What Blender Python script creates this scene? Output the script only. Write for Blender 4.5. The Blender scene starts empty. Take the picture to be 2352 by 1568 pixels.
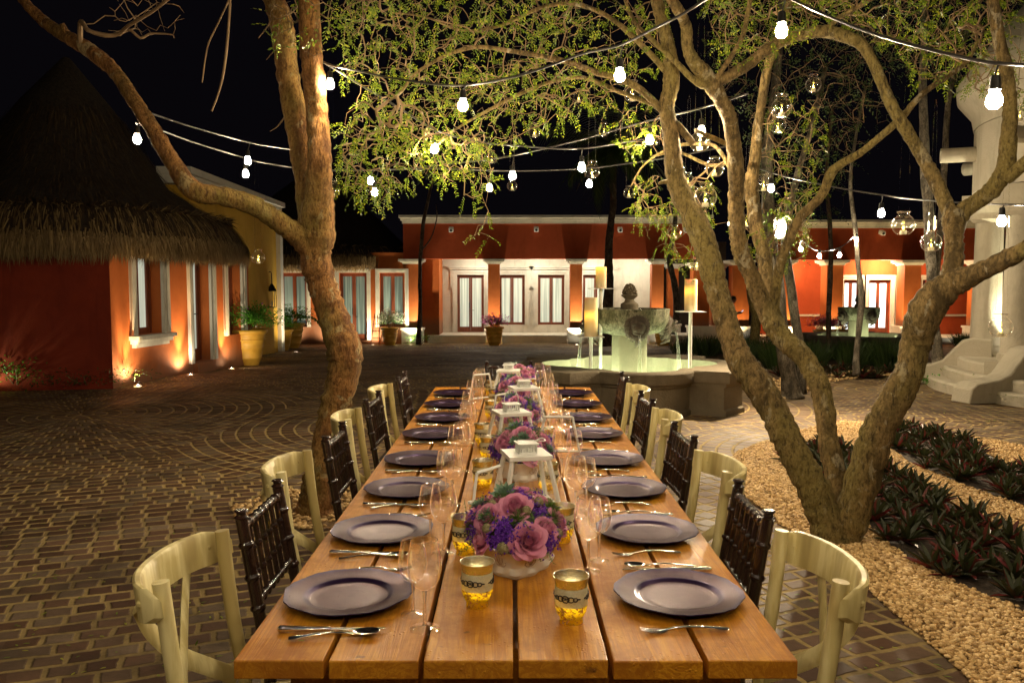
import bpy, math, random
import numpy as np
from mathutils import Vector, Matrix, Quaternion, noise as mnoise
S = bpy.context.scene
COL = S.collection
PI = math.pi
rad = math.radians
# ------------------------------------------------------------------ camera
CAM_Z = 1.57
F = 1900.0; CX = 1176.0; CY = 784.0
PITCH = math.atan(131.0 / F)
cd = bpy.data.cameras.new('camera'); cam = bpy.data.objects.new('camera', cd); COL.objects.link(cam)
cam.location = (0, 0, CAM_Z); cam.rotation_euler = (PI/2 - PITCH, 0, rad(-0.05))
cd.sensor_width = 36; cd.lens = 36*F/2352; cd.clip_start = 0.05; cd.clip_end = 500
S.camera = cam
# ------------------------------------------------------------------ world: a night sky
W = bpy.data.worlds.new('World'); S.world = W; W.use_nodes = True
wn = W.node_tree; bg = wn.nodes['Background']
bg.inputs[0].default_value = (0.50, 0.40, 0.60, 1); bg.inputs[1].default_value = 0.0022
S.view_settings.view_transform = 'Standard'; S.view_settings.look = 'None'
S.view_settings.exposure = 1.0; S.view_settings.gamma = 1.0
S.render.engine = 'CYCLES'
S.cycles.max_bounces = 8; S.cycles.diffuse_bounces = 3; S.cycles.glossy_bounces = 3
S.cycles.transmission_bounces = 6; S.cycles.transparent_max_bounces = 28
S.cycles.sample_clamp_indirect = 9; S.cycles.sample_clamp_direct = 0
S.cycles.caustics_reflective = False; S.cycles.caustics_refractive = False
S.cycles.use_denoising = True

# ------------------------------------------------------------------ where a sight line meets the place
def _d(x, y):
    u = (x-CX)/F; v = (CY-y)/F
    return Vector((u, math.cos(PITCH)+v*math.sin(PITCH), -math.sin(PITCH)+v*math.cos(PITCH)))
def at(x, y, Y):
    d = _d(x, y); t = Y/d.y
    return Vector((d.x*t, Y, CAM_Z+d.z*t))
def ground_z(Y):
    return -0.04*(min(max(Y, 14.0), 30.5)-14.0)
def on(x, y, z):
    d = _d(x, y); t = (z-CAM_Z)/d.z
    return Vector((d.x*t, d.y*t, z))
def gnd(x, y):
    p = on(x, y, 0)
    for _ in range(30): p = on(x, y, ground_z(p.y))
    return p

# ------------------------------------------------------------------ mesh building
class MB:
    def __init__(s): s.v = []; s.f = []
    def add(s, vs, fs):
        o = len(s.v); s.v.extend([tuple(p) for p in vs]); s.f.extend([tuple(i+o for i in f) for f in fs])
    def box(s, c, size, rz=0, ry=0, rx=0, taper=1.0):
        hx, hy, hz = size[0]/2, size[1]/2, size[2]/2
        M = Matrix.Rotation(rz, 3, 'Z') @ Matrix.Rotation(ry, 3, 'Y') @ Matrix.Rotation(rx, 3, 'X')
        vs = []
        for sz, k in ((-1, 1.0), (1, taper)):
            for sx, sy in ((-1, -1), (1, -1), (1, 1), (-1, 1)):
                vs.append(Vector(c) + M @ Vector((sx*hx*k, sy*hy*k, sz*hz)))
        s.add(vs, [(3, 2, 1, 0), (4, 5, 6, 7), (0, 1, 5, 4), (1, 2, 6, 5), (2, 3, 7, 6), (3, 0, 4, 7)])
        return s
    def bb(s, x0, x1, y0, y1, z0, z1):
        return s.box(((x0+x1)/2, (y0+y1)/2, (z0+z1)/2), (abs(x1-x0), abs(y1-y0), abs(z1-z0)))
    def tube(s, pts, rads, n=8, cap=True, wob=0, flat=None, rnd=random):
        pts = [Vector(p) for p in pts]
        if not hasattr(rads, '__len__'): rads = [rads]*len(pts)
        m = len(pts); vs = []
        t0 = (pts[1]-pts[0]).normalized()
        a = Vector((0, 0, 1)) if abs(t0.z) < .9 else Vector((1, 0, 0))
        if flat is not None: a = Vector(flat)
        nrm = t0.cross(a).normalized()
        for i in range(m):
            t = (pts[min(i+1, m-1)]-pts[max(i-1, 0)]).normalized()
            nrm = (nrm - t*nrm.dot(t)).normalized(); b = t.cross(nrm)
            r = rads[i]; ra, rb = (r if hasattr(r, '__len__') else (r, r))
            for k in range(n):
                an = 2*PI*k/n; e = nrm*math.cos(an)*ra+b*math.sin(an)*rb; w = 1
                if wob: w = 1+wob*(2.2*mnoise.noise((pts[i]+e)*(.55/max(r, .012)))+1.1*mnoise.noise((pts[i]+e)*(1.9/max(r, .012))+Vector((7, 3, 1))))
                vs.append(pts[i]+e*w)
        fs = []
        for i in range(m-1):
            for k in range(n):
                k2 = (k+1) % n
                fs.append((i*n+k, i*n+k2, (i+1)*n+k2, (i+1)*n+k))
        if cap:
            fs.append(tuple(range(n-1, -1, -1))); fs.append(tuple((m-1)*n+k for k in range(n)))
        s.add(vs, fs); return s
    def lathe(s, prof, n=32, c=(0, 0, 0), mod=None, cap=False, sx=1, sy=1):
        vs = []; fs = []; m = len(prof)
        for i, (r, z) in enumerate(prof):
            for k in range(n):
                an = 2*PI*k/n; q = mod(i, an) if mod else 1
                vs.append((c[0]+r*q*math.cos(an)*sx, c[1]+r*q*math.sin(an)*sy, c[2]+z))
        for i in range(m-1):
            for k in range(n):
                k2 = (k+1) % n
                fs.append((i*n+k, i*n+k2, (i+1)*n+k2, (i+1)*n+k))
        if cap:
            fs.append(tuple(range(n-1, -1, -1))); fs.append(tuple((m-1)*n+k for k in range(n)))
        s.add(vs, fs); return s
    def ball(s, c, r, n=10, m=6, sq=(1, 1, 1), wob=0):
        prof = [(max(1e-4, math.sin(PI*i/m)), -math.cos(PI*i/m)) for i in range(m+1)]
        vs = []; fs = []
        for (q, z) in prof:
            for k in range(n):
                w = 1+(random.uniform(-wob, wob) if wob else 0)
                vs.append((c[0]+r*q*math.cos(2*PI*k/n)*sq[0]*w, c[1]+r*q*math.sin(2*PI*k/n)*sq[1]*w, c[2]+r*z*sq[2]*w))
        for i in range(m):
            for k in range(n):
                k2 = (k+1) % n; fs.append((i*n+k, i*n+k2, (i+1)*n+k2, (i+1)*n+k))
        s.add(vs, fs); return s
    def prism(s, poly, z0, z1):
        n = len(poly)
        vs = [(x, y, z0) for x, y in poly]+[(x, y, z1) for x, y in poly]
        fs = [tuple(range(n-1, -1, -1)), tuple(range(n, 2*n))]+[(i, (i+1) % n, n+(i+1) % n, n+i) for i in range(n)]
        s.add(vs, fs); return s
    def blade(s, p, d, up, L, w, droop=0.0, k=3, fold=0):
        # a tapering leaf blade from p along d
        d = Vector(d).normalized(); up = Vector(up); side = d.cross(up)
        if side.length < 1e-3: side = Vector((1, 0, 0))
        side.normalize(); nn = side.cross(d).normalized(); vs = []; fs = []
        for i in range(k+1):
            t = i/k; wi = w*math.sin(PI*min(1, .18+.82*t))**.8 if i < k else 0.0005
            c = Vector(p)+d*L*t-Vector((0, 0, 1))*droop*L*t*t
            vs += [c-side*wi/2, c+nn*fold*wi*-.4, c+side*wi/2] if fold else [c-side*wi/2, c+side*wi/2]
        q = 3 if fold else 2
        for i in range(k):
            for j in range(q-1): fs.append((i*q+j, i*q+j+1, (i+1)*q+j+1, (i+1)*q+j))
        s.add(vs, fs); return s
    def build(s, name, mat, parent=None, smooth=None, loc=None, bevel=None):
        me = bpy.data.meshes.new(name); me.from_pydata(s.v, [], s.f); me.update()
        if smooth is not None:
            me.polygons.foreach_set('use_smooth', [True]*len(me.polygons))
            if smooth < 179: me.set_sharp_from_angle(angle=rad(smooth))
        me.materials.append(mat)
        o = bpy.data.objects.new(name, me); COL.objects.link(o)
        if parent: o.parent = parent
        if loc is not None: o.location = loc
        if bevel:
            b = o.modifiers.new('bevel', 'BEVEL'); b.width = bevel; b.segments = 2; b.limit_method = 'ANGLE'; b.harden_normals = False
        return o
def tag(o, label, cat, group=None, kind=None):
    if label: o['label'] = label
    if cat: o['category'] = cat
    if group: o['group'] = group
    if kind: o['kind'] = kind
    return o
def struct(o): o['kind'] = 'structure'; return o
def thing(name, label, cat, loc=(0, 0, 0), rz=0, group=None):
    o = bpy.data.objects.new(name, None); COL.objects.link(o); o.location = loc; o.rotation_euler = (0, 0, rz)
    return tag(o, label, cat, group)
def dup(root, loc=None, rz=None, label=None, group=None, scale=None):
    r = root.copy(); COL.objects.link(r)
    if loc is not None: r.location = loc
    if rz is not None: r.rotation_euler = (0, 0, rz)
    if scale is not None: r.scale = (scale,)*3
    if label: r['label'] = label
    if group: r['group'] = group
    for ch in list(root.children):
        c = ch.copy(); COL.objects.link(c); c.parent = r
        for g in list(ch.children):
            e = g.copy(); COL.objects.link(e); e.parent = c
    return r
class Series:      # the first call uses the prototype itself, later ones copy it
    def __init__(s, proto): s.p = proto; s.used = False
    def put(s, loc, rz=0, label=None, group=None, scale=None):
        if not s.used:
            s.used = True; o = s.p; o.location = loc; o.rotation_euler = (0, 0, rz)
            if scale: o.scale = (scale,)*3
            if label: o['label'] = label
            if group: o['group'] = group
            return o
        return dup(s.p, loc, rz, label, group, scale if scale else 1.0)
def spline(pts, k=5):
    P = [tuple(map(float, p)) for p in pts]; out = []
    n = len(P)
    for i in range(n-1):
        p0, p1, p2, p3 = P[max(i-1, 0)], P[i], P[i+1], P[min(i+2, n-1)]
        for j in range(k):
            t = j/k
            out.append(tuple(.5*((2*b)+(-a+c)*t+(2*a-5*b+4*c-d)*t*t+(-a+3*b-3*c+d)*t**3) for a, b, c, d in zip(p0, p1, p2, p3)))
    out.append(P[-1]); return out

# ------------------------------------------------------------------ material building
def new_mat(name):
    m = bpy.data.materials.new(name); m.use_nodes = True; t = m.node_tree; t.nodes.clear()
    out = t.nodes.new('ShaderNodeOutputMaterial'); return m, t, out
def N(t, typ, ins=None, **props):
    n = t.nodes.new(typ)
    for k, v in props.items(): setattr(n, k, v)
    for k, v in (ins or {}).items():
        if isinstance(v, bpy.types.NodeSocket): t.links.new(v, n.inputs[k])
        else: n.inputs[k].default_value = v
    return n
def M_(t, op, a, b=None, c=None, clamp=False):
    ins = {0: a}
    if b is not None: ins[1] = b
    if c is not None: ins[2] = c
    return N(t, 'ShaderNodeMath', ins, operation=op, use_clamp=clamp).outputs[0]
def rgba(c): return (c[0], c[1], c[2], 1)
def mix(t, f, a, b, blend='MIX'):
    n = t.nodes.new('ShaderNodeMix'); n.data_type = 'RGBA'; n.blend_type = blend
    for i, v in ((0, f), (6, a), (7, b)):
        if isinstance(v, bpy.types.NodeSocket): t.links.new(v, n.inputs[i])
        else: n.inputs[i].default_value = v if i == 0 else rgba(v)
    return n.outputs[2]
def ramp(t, fac, stops):
    n = t.nodes.new('ShaderNodeValToRGB'); t.links.new(fac, n.inputs[0])
    while len(n.color_ramp.elements) < len(stops): n.color_ramp.elements.new(.5)
    for e, (p, c) in zip(n.color_ramp.elements, stops):
        e.position = p; e.color = rgba(c) if hasattr(c, '__len__') else (c, c, c, 1)
    return n.outputs[0]
def coords(t, scale=(1, 1, 1), kind='Object'):
    tc = t.nodes.new('ShaderNodeTexCoord')
    return N(t, 'ShaderNodeMapping', {0: tc.outputs[kind], 3: scale}).outputs[0]
def noise(t, vec, scale, detail=4, rough=.55, dist=0):
    return N(t, 'ShaderNodeTexNoise', {'Vector': vec, 'Scale': scale, 'Detail': detail, 'Roughness': rough, 'Distortion': dist}).outputs[0]
def bump(t, h, strength, dist=.01):
    return N(t, 'ShaderNodeBump', {'Height': h, 'Strength': strength, 'Distance': dist}).outputs[0]
def pmat(name, c1, c2=None, rough=.6, metal=0, scale=8, stretch=(1, 1, 1), bmp=.0, bscale=None, bdist=.01, lo=.35, hi=.65, coat=0, spec=.5, sub=0, c3=None, kind='Object', detail=5):
    m, t, out = new_mat(name)
    v = coords(t, stretch, kind); nf = noise(t, v, scale, detail)
    col = ramp(t, nf, [(lo, c1), (hi, c2)]) if c2 else None
    if c3:
        n2 = noise(t, v, scale*.31, 3); col = mix(t, ramp(t, n2, [(.48, 0.0), (.62, 1.0)]), col, c3)
    p = N(t, 'ShaderNodeBsdfPrincipled', {'Roughness': rough, 'Metallic': metal, 'Specular IOR Level': spec, 'Coat Weight': coat})
    if col is not None: t.links.new(col, p.inputs['Base Color'])
    else: p.inputs['Base Color'].default_value = rgba(c1)
    if bmp:
        h = noise(t, v, bscale or scale*3, 5, .6)
        t.links.new(bump(t, h, bmp, bdist), p.inputs['Normal'])
    t.links.new(p.outputs[0], out.inputs[0]); return m
def emat(name, c, s):
    m, t, out = new_mat(name); e = N(t, 'ShaderNodeEmission', {0: rgba(c), 1: s}); t.links.new(e.outputs[0], out.inputs[0]); return m
def thin_glass(name, tint=(1, 1, 1), lo=.05, hi=.75, power=2.2, rough=.02):
    m, t, out = new_mat(name)
    lw = N(t, 'ShaderNodeLayerWeight', {0: .5}).outputs['Facing']
    f = M_(t, 'MULTIPLY_ADD', M_(t, 'POWER', lw, power*1.8), hi-lo, lo, True)
    q = M_(t, 'SUBTRACT', 1.0, M_(t, 'MULTIPLY', f, .45))
    tr = N(t, 'ShaderNodeBsdfTransparent', {0: mix(t, 1.0, N(t, 'ShaderNodeCombineXYZ', {0: q, 1: q, 2: q}).outputs[0], tint, 'MULTIPLY')})
    gl = N(t, 'ShaderNodeBsdfGlossy', {0: N(t, 'ShaderNodeCombineXYZ', {0: f, 1: f, 2: f}).outputs[0], 'Roughness': rough})
    mx = N(t, 'ShaderNodeAddShader', {0: tr.outputs[0], 1: gl.outputs[0]})
    t.links.new(mx.outputs[0], out.inputs[0]); return m
def leafmat(name, c1, c2, c3=None, rough=.5, trans=.35, spec=.3):
    m, t, out = new_mat(name)
    g = N(t, 'ShaderNodeNewGeometry'); r = g.outputs['Random Per Island']
    st = [(0, c1), (.7, c2)]+([(1, c3)] if c3 else [])
    col = ramp(t, r, st)
    p = N(t, 'ShaderNodeBsdfPrincipled', {'Base Color': col, 'Roughness': rough, 'Specular IOR Level': spec})
    tl = N(t, 'ShaderNodeBsdfTranslucent', {0: col})
    mx = N(t, 'ShaderNodeMixShader', {0: trans, 1: p.outputs[0], 2: tl.outputs[0]})
    t.links.new(mx.outputs[0], out.inputs[0]); return m

MAT = {}
# wood of the table: grain runs along world Y
def wood_table():
    m, t, out = new_mat('table_wood')
    tc = t.nodes.new('ShaderNodeTexCoord'); oi = t.nodes.new('ShaderNodeObjectInfo')
    off = M_(t, 'MULTIPLY', oi.outputs['Random'], 37.0)
    cv = N(t, 'ShaderNodeCombineXYZ', {0: off, 1: off, 2: off}).outputs[0]
    vv = N(t, 'ShaderNodeVectorMath', {0: tc.outputs['Object'], 1: cv}, operation='ADD').outputs[0]
    g = N(t, 'ShaderNodeMapping', {0: vv, 3: (9, .55, 9)}).outputs[0]
    w = noise(t, g, 2.2, 4, .6, 1.6)
    rings = M_(t, 'PINGPONG', M_(t, 'MULTIPLY', w, 9.0), 1.0)
    fine = noise(t, N(t, 'ShaderNodeMapping', {0: vv, 3: (60, 2.0, 60)}).outputs[0], 3, 5, .7)
    blot = noise(t, vv, 4.6, 7, .7)
    c = ramp(t, rings, [(0, (.44, .165, .006)), (.6, (.60, .255, .010)), (1, (.70, .33, .018))])
    c = mix(t, M_(t, 'MULTIPLY', fine, .5), c, (.22, .072, .014))
    c = mix(t, ramp(t, blot, [(.47, 0.0), (.62, .75)]), c, (.29, .095, .006))
    c = mix(t, M_(t, 'MULTIPLY', oi.outputs['Random'], .22), c, (.30, .12, .03))
    kn = noise(t, vv, 26, 2, .5); c = mix(t, ramp(t, kn, [(.70, 0.0), (.78, .75)]), c, (.10, .035, .01))
    r = ramp(t, blot, [(.35, .33), (.65, .55)])
    b = M_(t, 'ADD', M_(t, 'MULTIPLY', fine, .5), M_(t, 'MULTIPLY', rings, .25))
    drops = N(t, 'ShaderNodeTexVoronoi', {'Vector': vv, 'Scale': 70}).outputs[0]
    dm = M_(t, 'MULTIPLY', ramp(t, drops, [(0.10, 1.0), (.26, 0.0)]), ramp(t, noise(t, vv, 5.3, 2), [(.56, 0.0), (.62, 1.0)]))
    b = M_(t, 'MULTIPLY_ADD', dm, 2.2, b)
    p = N(t, 'ShaderNodeBsdfPrincipled', {'Base Color': c, 'Roughness': r, 'Normal': bump(t, b, .35, .004), 'Specular IOR Level': .28})
    t.links.new(p.outputs[0], out.inputs[0]); return m
MAT['table'] = wood_table()
MAT['cream'] = pmat('cream_paint', (.62, .52, .22), (.76, .67, .34), rough=.42, scale=6, stretch=(5, 5, .7), bmp=.15, bscale=14, bdist=.004, c3=(.42, .33, .13), lo=.42, hi=.56, detail=8)
MAT['rattan'] = pmat('rattan', (.40, .30, .14), (.55, .44, .24), rough=.6, scale=60, bmp=.5, bscale=90)
MAT['dark'] = pmat('dark_lacquer', (.012, .006, .005), (.035, .016, .011), rough=.22, scale=9, stretch=(3, 3, .6), coat=.4)
def plate_mat():
    m, t, out = new_mat('plate_lacquer')
    tc = t.nodes.new('ShaderNodeTexCoord'); sp = N(t, 'ShaderNodeSeparateXYZ', {0: tc.outputs['Object']})
    r = M_(t, 'SQRT', M_(t, 'ADD', M_(t, 'POWER', sp.outputs[0], 2.0), M_(t, 'POWER', sp.outputs[1], 2.0)))
    th = M_(t, 'ARCTAN2', sp.outputs[1], sp.outputs[0])
    v = N(t, 'ShaderNodeCombineXYZ', {0: M_(t, 'MULTIPLY', r, 130.0), 1: M_(t, 'MULTIPLY', th, .35), 2: 0.0}).outputs[0]
    ring = noise(t, v, 1.3, 5, .7); blot = noise(t, tc.outputs['Object'], 22, 6, .65)
    c = ramp(t, ring, [(.3, (.036, .014, .031)), (.7, (.054, .023, .044))])
    c = mix(t, ramp(t, blot, [(.42, 0.0), (.62, .8)]), c, (.070, .036, .052))
    edge = ramp(t, r, [(.149, 0.0), (.160, 1.0)]); inner = M_(t, 'MULTIPLY', ramp(t, r, [(.100, 0.0), (.106, 1.0)]), ramp(t, r, [(.114, 1.0), (.120, 0.0)]))
    c = mix(t, M_(t, 'MAXIMUM', edge, inner), c, (.026, .011, .055))
    p = N(t, 'ShaderNodeBsdfPrincipled', {'Base Color': c, 'Roughness': ramp(t, ring, [(.3, .27), (.7, .31)]), 'Metallic': .62, 'Specular IOR Level': .25, 'Normal': bump(t, M_(t, 'ADD', ring, M_(t, 'MULTIPLY', blot, .5)), .10, .002)})
    t.links.new(p.outputs[0], out.inputs[0]); return m
MAT['plate'] = plate_mat()
MAT['silver'] = pmat('silver', (.78, .74, .66), rough=.13, metal=1, bmp=.04, bscale=60)
MAT['glass'] = thin_glass('wine_glass', lo=.105, hi=1.0, power=1.2, rough=.05)
def solid_glass():
    m, t, out = new_mat('glass_stem')
    g = N(t, 'ShaderNodeBsdfGlass', {0: (1, 1, 1, 1), 'Roughness': .0, 'IOR': 1.48}); gl = N(t, 'ShaderNodeBsdfGlossy', {0: (.10, .10, .10, 1), 'Roughness': .09}); tr = N(t, 'ShaderNodeBsdfTransparent', {0: (1, 1, 1, 1)})
    mx = N(t, 'ShaderNodeMixShader', {0: .25, 1: g.outputs[0], 2: tr.outputs[0]}); a = N(t, 'ShaderNodeAddShader', {0: mx.outputs[0], 1: gl.outputs[0]})
    t.links.new(a.outputs[0], out.inputs[0]); return m
MAT['glass_stem'] = solid_glass()
MAT['glass_foot'] = thin_glass('glass_foot', lo=.14, hi=1.0, power=.9, rough=.08)
MAT['globe'] = thin_glass('globe_glass', lo=.13, hi=1.0, power=1.1, rough=.06)
MAT['pane'] = thin_glass('lantern_pane', lo=.07, hi=.6, power=2)
def mercury():
    m, t, out = new_mat('mercury_glass'); v = coords(t)
    sp = N(t, 'ShaderNodeSeparateXYZ', {0: v})
    n = noise(t, v, 150, 5, .75); n2 = noise(t, v, 30, 3)
    k = M_(t, 'ADD', n, M_(t, 'MULTIPLY', M_(t, 'SUBTRACT', n2, .5), .5))
    g = N(t, 'ShaderNodeBsdfPrincipled', {'Base Color': (.82, .79, .68, 1), 'Metallic': 1.0, 'Roughness': .24, 'Normal': bump(t, n, .5, .002)})
    a = N(t, 'ShaderNodeBsdfTranslucent', {0: (1, .76, .03, 1)})
    tr = N(t, 'ShaderNodeBsdfTransparent', {0: (.95, .8, .4, 1)})
    low = ramp(t, sp.outputs[2], [(.03, 1.0), (.085, .35)])
    a2 = N(t, 'ShaderNodeMixShader', {0: .3, 1: a.outputs[0], 2: tr.outputs[0]})
    f = M_(t, 'MULTIPLY', ramp(t, k, [(.43, 0.0), (.50, 1.0)]), low)
    mx = N(t, 'ShaderNodeMixShader', {0: f, 1: g.outputs[0], 2: a2.outputs[0]})
    t.links.new(mx.outputs[0], out.inputs[0]); return m
MAT['mercury'] = mercury()
def burlap():
    m, t, out = new_mat('lace_band'); v = coords(t)
    n = noise(t, v, 220, 3, .6)
    p = N(t, 'ShaderNodeBsdfPrincipled', {'Base Color': ramp(t, n, [(.3, (.60, .56, .36)), (.7, (.85, .82, .62))]), 'Roughness': .8})
    a = N(t, 'ShaderNodeBsdfTranslucent', {0: (.8, .7, .3, 1)})
    mx = N(t, 'ShaderNodeMixShader', {0: .3, 1: p.outputs[0], 2: a.outputs[0]})
    t.links.new(mx.outputs[0], out.inputs[0]); return m
MAT['band'] = burlap()
MAT['lace'] = pmat('dark_filigree', (.03, .022, .016), rough=.5)
MAT['flame'] = emat('candle_flame', (1.0, .84, .42), 24)
MAT['flame_small'] = emat('candle_flame_small', (1.0, .72, .10), 9)
MAT['wax'] = pmat('wax', (.75, .66, .42), rough=.5)
MAT['white'] = pmat('white_enamel', (.74, .74, .68), (.82, .82, .78), rough=.35, scale=20)
MAT['ceramic'] = pmat('white_ceramic', (.70, .64, .54), (.80, .76, .68), rough=.25, scale=14, coat=.3)
MAT['sienna'] = pmat('painted_scrolls', (.20, .09, .04), rough=.4)
MAT['bulb'] = emat('lit_bulb', (1.0, .80, .53), 500)
MAT['bulb_dim'] = emat('lit_bulb_dim', (1.0, .80, .52), 190)
MAT['bulb_far'] = emat('lit_bulb_far', (1.0, .82, .56), 450)
MAT['black'] = pmat('black_rubber', (.012, .011, .010), rough=.35)
MAT['cable'] = pmat('cable', (.03, .027, .025), rough=.3)
MAT['brass'] = pmat('brass', (.55, .38, .16), rough=.25, metal=1)
MAT['string'] = thin_glass('hanging_thread', lo=.35, hi=.8, power=.6)
MAT['rose'] = leafmat('rose_petals', (.56, .19, .32), (.68, .28, .42), (.76, .38, .50), rough=.5, trans=.22)
MAT['statice'] = leafmat('statice_petals', (.10, .02, .32), (.17, .035, .46), (.26, .09, .55), rough=.7, trans=.2)
MAT['fgreen'] = leafmat('bouquet_greens', (.05, .11, .02), (.12, .22, .035), (.2, .3, .06), trans=.3)
MAT['succulent'] = leafmat('succulent_leaves', (.13, .22, .15), (.22, .34, .24), trans=.12)
MAT['pod'] = pmat('seed_pod', (.16, .13, .05), (.38, .34, .18), rough=.7, scale=90, bmp=.5, bscale=90)
def bark(name, base, dark, pale, patch=.58, patch_scale=5, hue=None, strength=.5):
    m, t, out = new_mat(name); v = coords(t, (1, 1, .45), 'Object')
    n = noise(t, v, 14, 7, .68); c = ramp(t, n, [(.40, dark), (.57, base)])
    n2 = noise(t, coords(t, (1, 1, .7)), patch_scale, 3, .5, .6)
    c = mix(t, ramp(t, n2, [(patch, 0.0), (patch+.035, .85)]), c, pale)
    if hue:
        n3 = noise(t, coords(t, (1, 1, .5)), 2.2, 3); c = mix(t, ramp(t, n3, [(.45, 0.0), (.62, .85)]), c, hue)
    fis = noise(t, coords(t, (6, 6, 1.6)), 7, 8, .75)
    c = mix(t, ramp(t, fis, [(.38, .9), (.49, 0.0)]), c, tuple(q*.45 for q in dark))
    sp = noise(t, coords(t, (1, 1, .6)), 62, 4, .7); c = mix(t, ramp(t, sp, [(.38, .6), (.50, 0.0)]), c, tuple(q*.6 for q in dark)); c = mix(t, ramp(t, sp, [(.60, 0.0), (.68, .40)]), c, pale)
    h = M_(t, 'ADD', M_(t, 'ADD', n, M_(t, 'MULTIPLY', fis, 1.3)), M_(t, 'MULTIPLY', n2, .35))
    p = N(t, 'ShaderNodeBsdfPrincipled', {'Base Color': c, 'Roughness': .8, 'Specular IOR Level': .25, 'Normal': bump(t, h, strength, .03)})
    t.links.new(p.outputs[0], out.inputs[0]); return m
MAT['bark_r'] = bark('mottled_bark', (.35, .235, .09), (.13, .088, .033), (.52, .44, .28), patch=.61, patch_scale=11, hue=(.31, .24, .07), strength=1.0)
MAT['bark_l'] = bark('reddish_bark', (.54, .26, .075), (.22, .095, .03), (.60, .46, .22), patch=.61, patch_scale=8, hue=(.31, .24, .055), strength=1.2)
MAT['bark_g'] = bark('grey_bark', (.17, .14, .10), (.06, .05, .035), (.28, .24, .18), strength=.6)
MAT['bark_d'] = bark('dark_bark', (.10, .06, .035), (.03, .02, .012), (.14, .10, .07))
MAT['twig'] = pmat('twigs', (.15, .09, .04), (.27, .175, .085), rough=.8, scale=5)
MAT['leaf'] = leafmat('leaves', (.075, .125, .008), (.17, .25, .016), (.38, .38, .03), trans=.38)
MAT['leaf_d'] = leafmat('dark_leaves', (.025, .05, .010), (.055, .095, .018), (.10, .13, .03), trans=.3)
MAT['leaf_b'] = leafmat('bush_leaves', (.045, .17, .015), (.11, .36, .03), (.2, .48, .06), trans=.3)
MAT['grass'] = leafmat('grass_blades', (.02, .04, .008), (.045, .08, .015), (.07, .10, .03), trans=.25)
MAT['rhoeo'] = leafmat('boat_lily_leaves', (.020, .028, .010), (.040, .044, .016), (.18, .014, .022), rough=.45, trans=.15)
MAT['magenta'] = leafmat('magenta_petals', (.20, .02, .14), (.36, .04, .22), trans=.25)
MAT['whitefl'] = leafmat('white_petals', (.5, .5, .42), (.7, .7, .6), trans=.25)
def stucco(name, c1, c2, rough=.85, low=None, b=.25):
    m, t, out = new_mat(name); v = coords(t)
    n = noise(t, v, 1.3, 6, .62); c = ramp(t, n, [(.3, c1), (.7, c2)])
    n4 = noise(t, v, 5.5, 5, .7); c = mix(t, ramp(t, n4, [(.5, 0.0), (.75, .35)]), c, tuple(q*.72 for q in c1))
    if low:      # splash stain at the foot of the wall
        z = N(t, 'ShaderNodeSeparateXYZ', {0: v}).outputs[2]
        f = M_(t, 'MULTIPLY', ramp(t, M_(t, 'ADD', z, M_(t, 'MULTIPLY', n4, .5)), [(.28, .8), (.62, 0.0)]), 1.0)
        c = mix(t, f, c, low)
    n5 = noise(t, coords(t, (1, 1, .25)), 2.6, 6, .7, .4); c = mix(t, ramp(t, n5, [(.52, 0.0), (.70, .45)]), c, tuple(q*.55 for q in c1))
    h = noise(t, v, 45, 6, .7)
    p = N(t, 'ShaderNodeBsdfPrincipled', {'Base Color': c, 'Roughness': rough, 'Specular IOR Level': .25, 'Normal': bump(t, M_(t, 'ADD', h, M_(t, 'MULTIPLY', n4, .8)), b, .02)})
    t.links.new(p.outputs[0], out.inputs[0]); return m
MAT['orange'] = stucco('orange_stucco', (.42, .105, .022), (.50, .14, .032), low=(.22, .12, .07))
MAT['red_shaded'] = stucco('shaded_red_stucco', (.19, .022, .008), (.26, .034, .011))  # darker copy of the red: dimness at the left painted into the wall
MAT['red'] = stucco('red_stucco', (.36, .060, .016), (.43, .078, .022))
MAT['whitewall'] = stucco('white_stucco', (.62, .57, .47), (.70, .66, .56))
MAT['yellow'] = stucco('yellow_stucco', (.50, .29, .03), (.58, .34, .045))
MAT['trim'] = stucco('cream_trim', (.60, .56, .46), (.70, .67, .58), rough=.7, b=.12)
MAT['gazebo'] = stucco('cream_render', (.42, .37, .27), (.52, .46, .35), b=.7)
MAT['stone'] = stucco('cantera_stone', (.10, .078, .048), (.185, .15, .098), b=.8)
MAT['stone_p'] = stucco('pale_stone', (.22, .205, .14), (.33, .31, .22), b=.8)
MAT['stone_d'] = stucco('dark_stone', (.07, .055, .042), (.13, .105, .08), b=.6)
MAT['doorwood'] = pmat('door_wood', (.14, .035, .014), (.21, .055, .02), rough=.4, scale=4, stretch=(6, 6, .6))
MAT['bronze'] = pmat('dark_bronze', (.03, .022, .018), rough=.35, metal=.7)
MAT['terra'] = pmat('ochre_terracotta', (.50, .27, .03), (.66, .38, .05), rough=.55, scale=5, bmp=.1, bscale=40)
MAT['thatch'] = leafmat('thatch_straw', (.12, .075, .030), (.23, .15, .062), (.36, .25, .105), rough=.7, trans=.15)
MAT['thatch_shaded'] = leafmat('shaded_straw', (.035, .021, .010), (.065, .04, .019), (.10, .065, .03), rough=.8, trans=.1)  # upper straws: the roof's fade into darkness painted into their colour
MAT['thatch_base'] = pmat('thatch_mass', (.022, .014, .008), (.055, .035, .018), rough=.95, scale=6, stretch=(4, 4, .8), bmp=1.0, bscale=18, bdist=.05)
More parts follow.
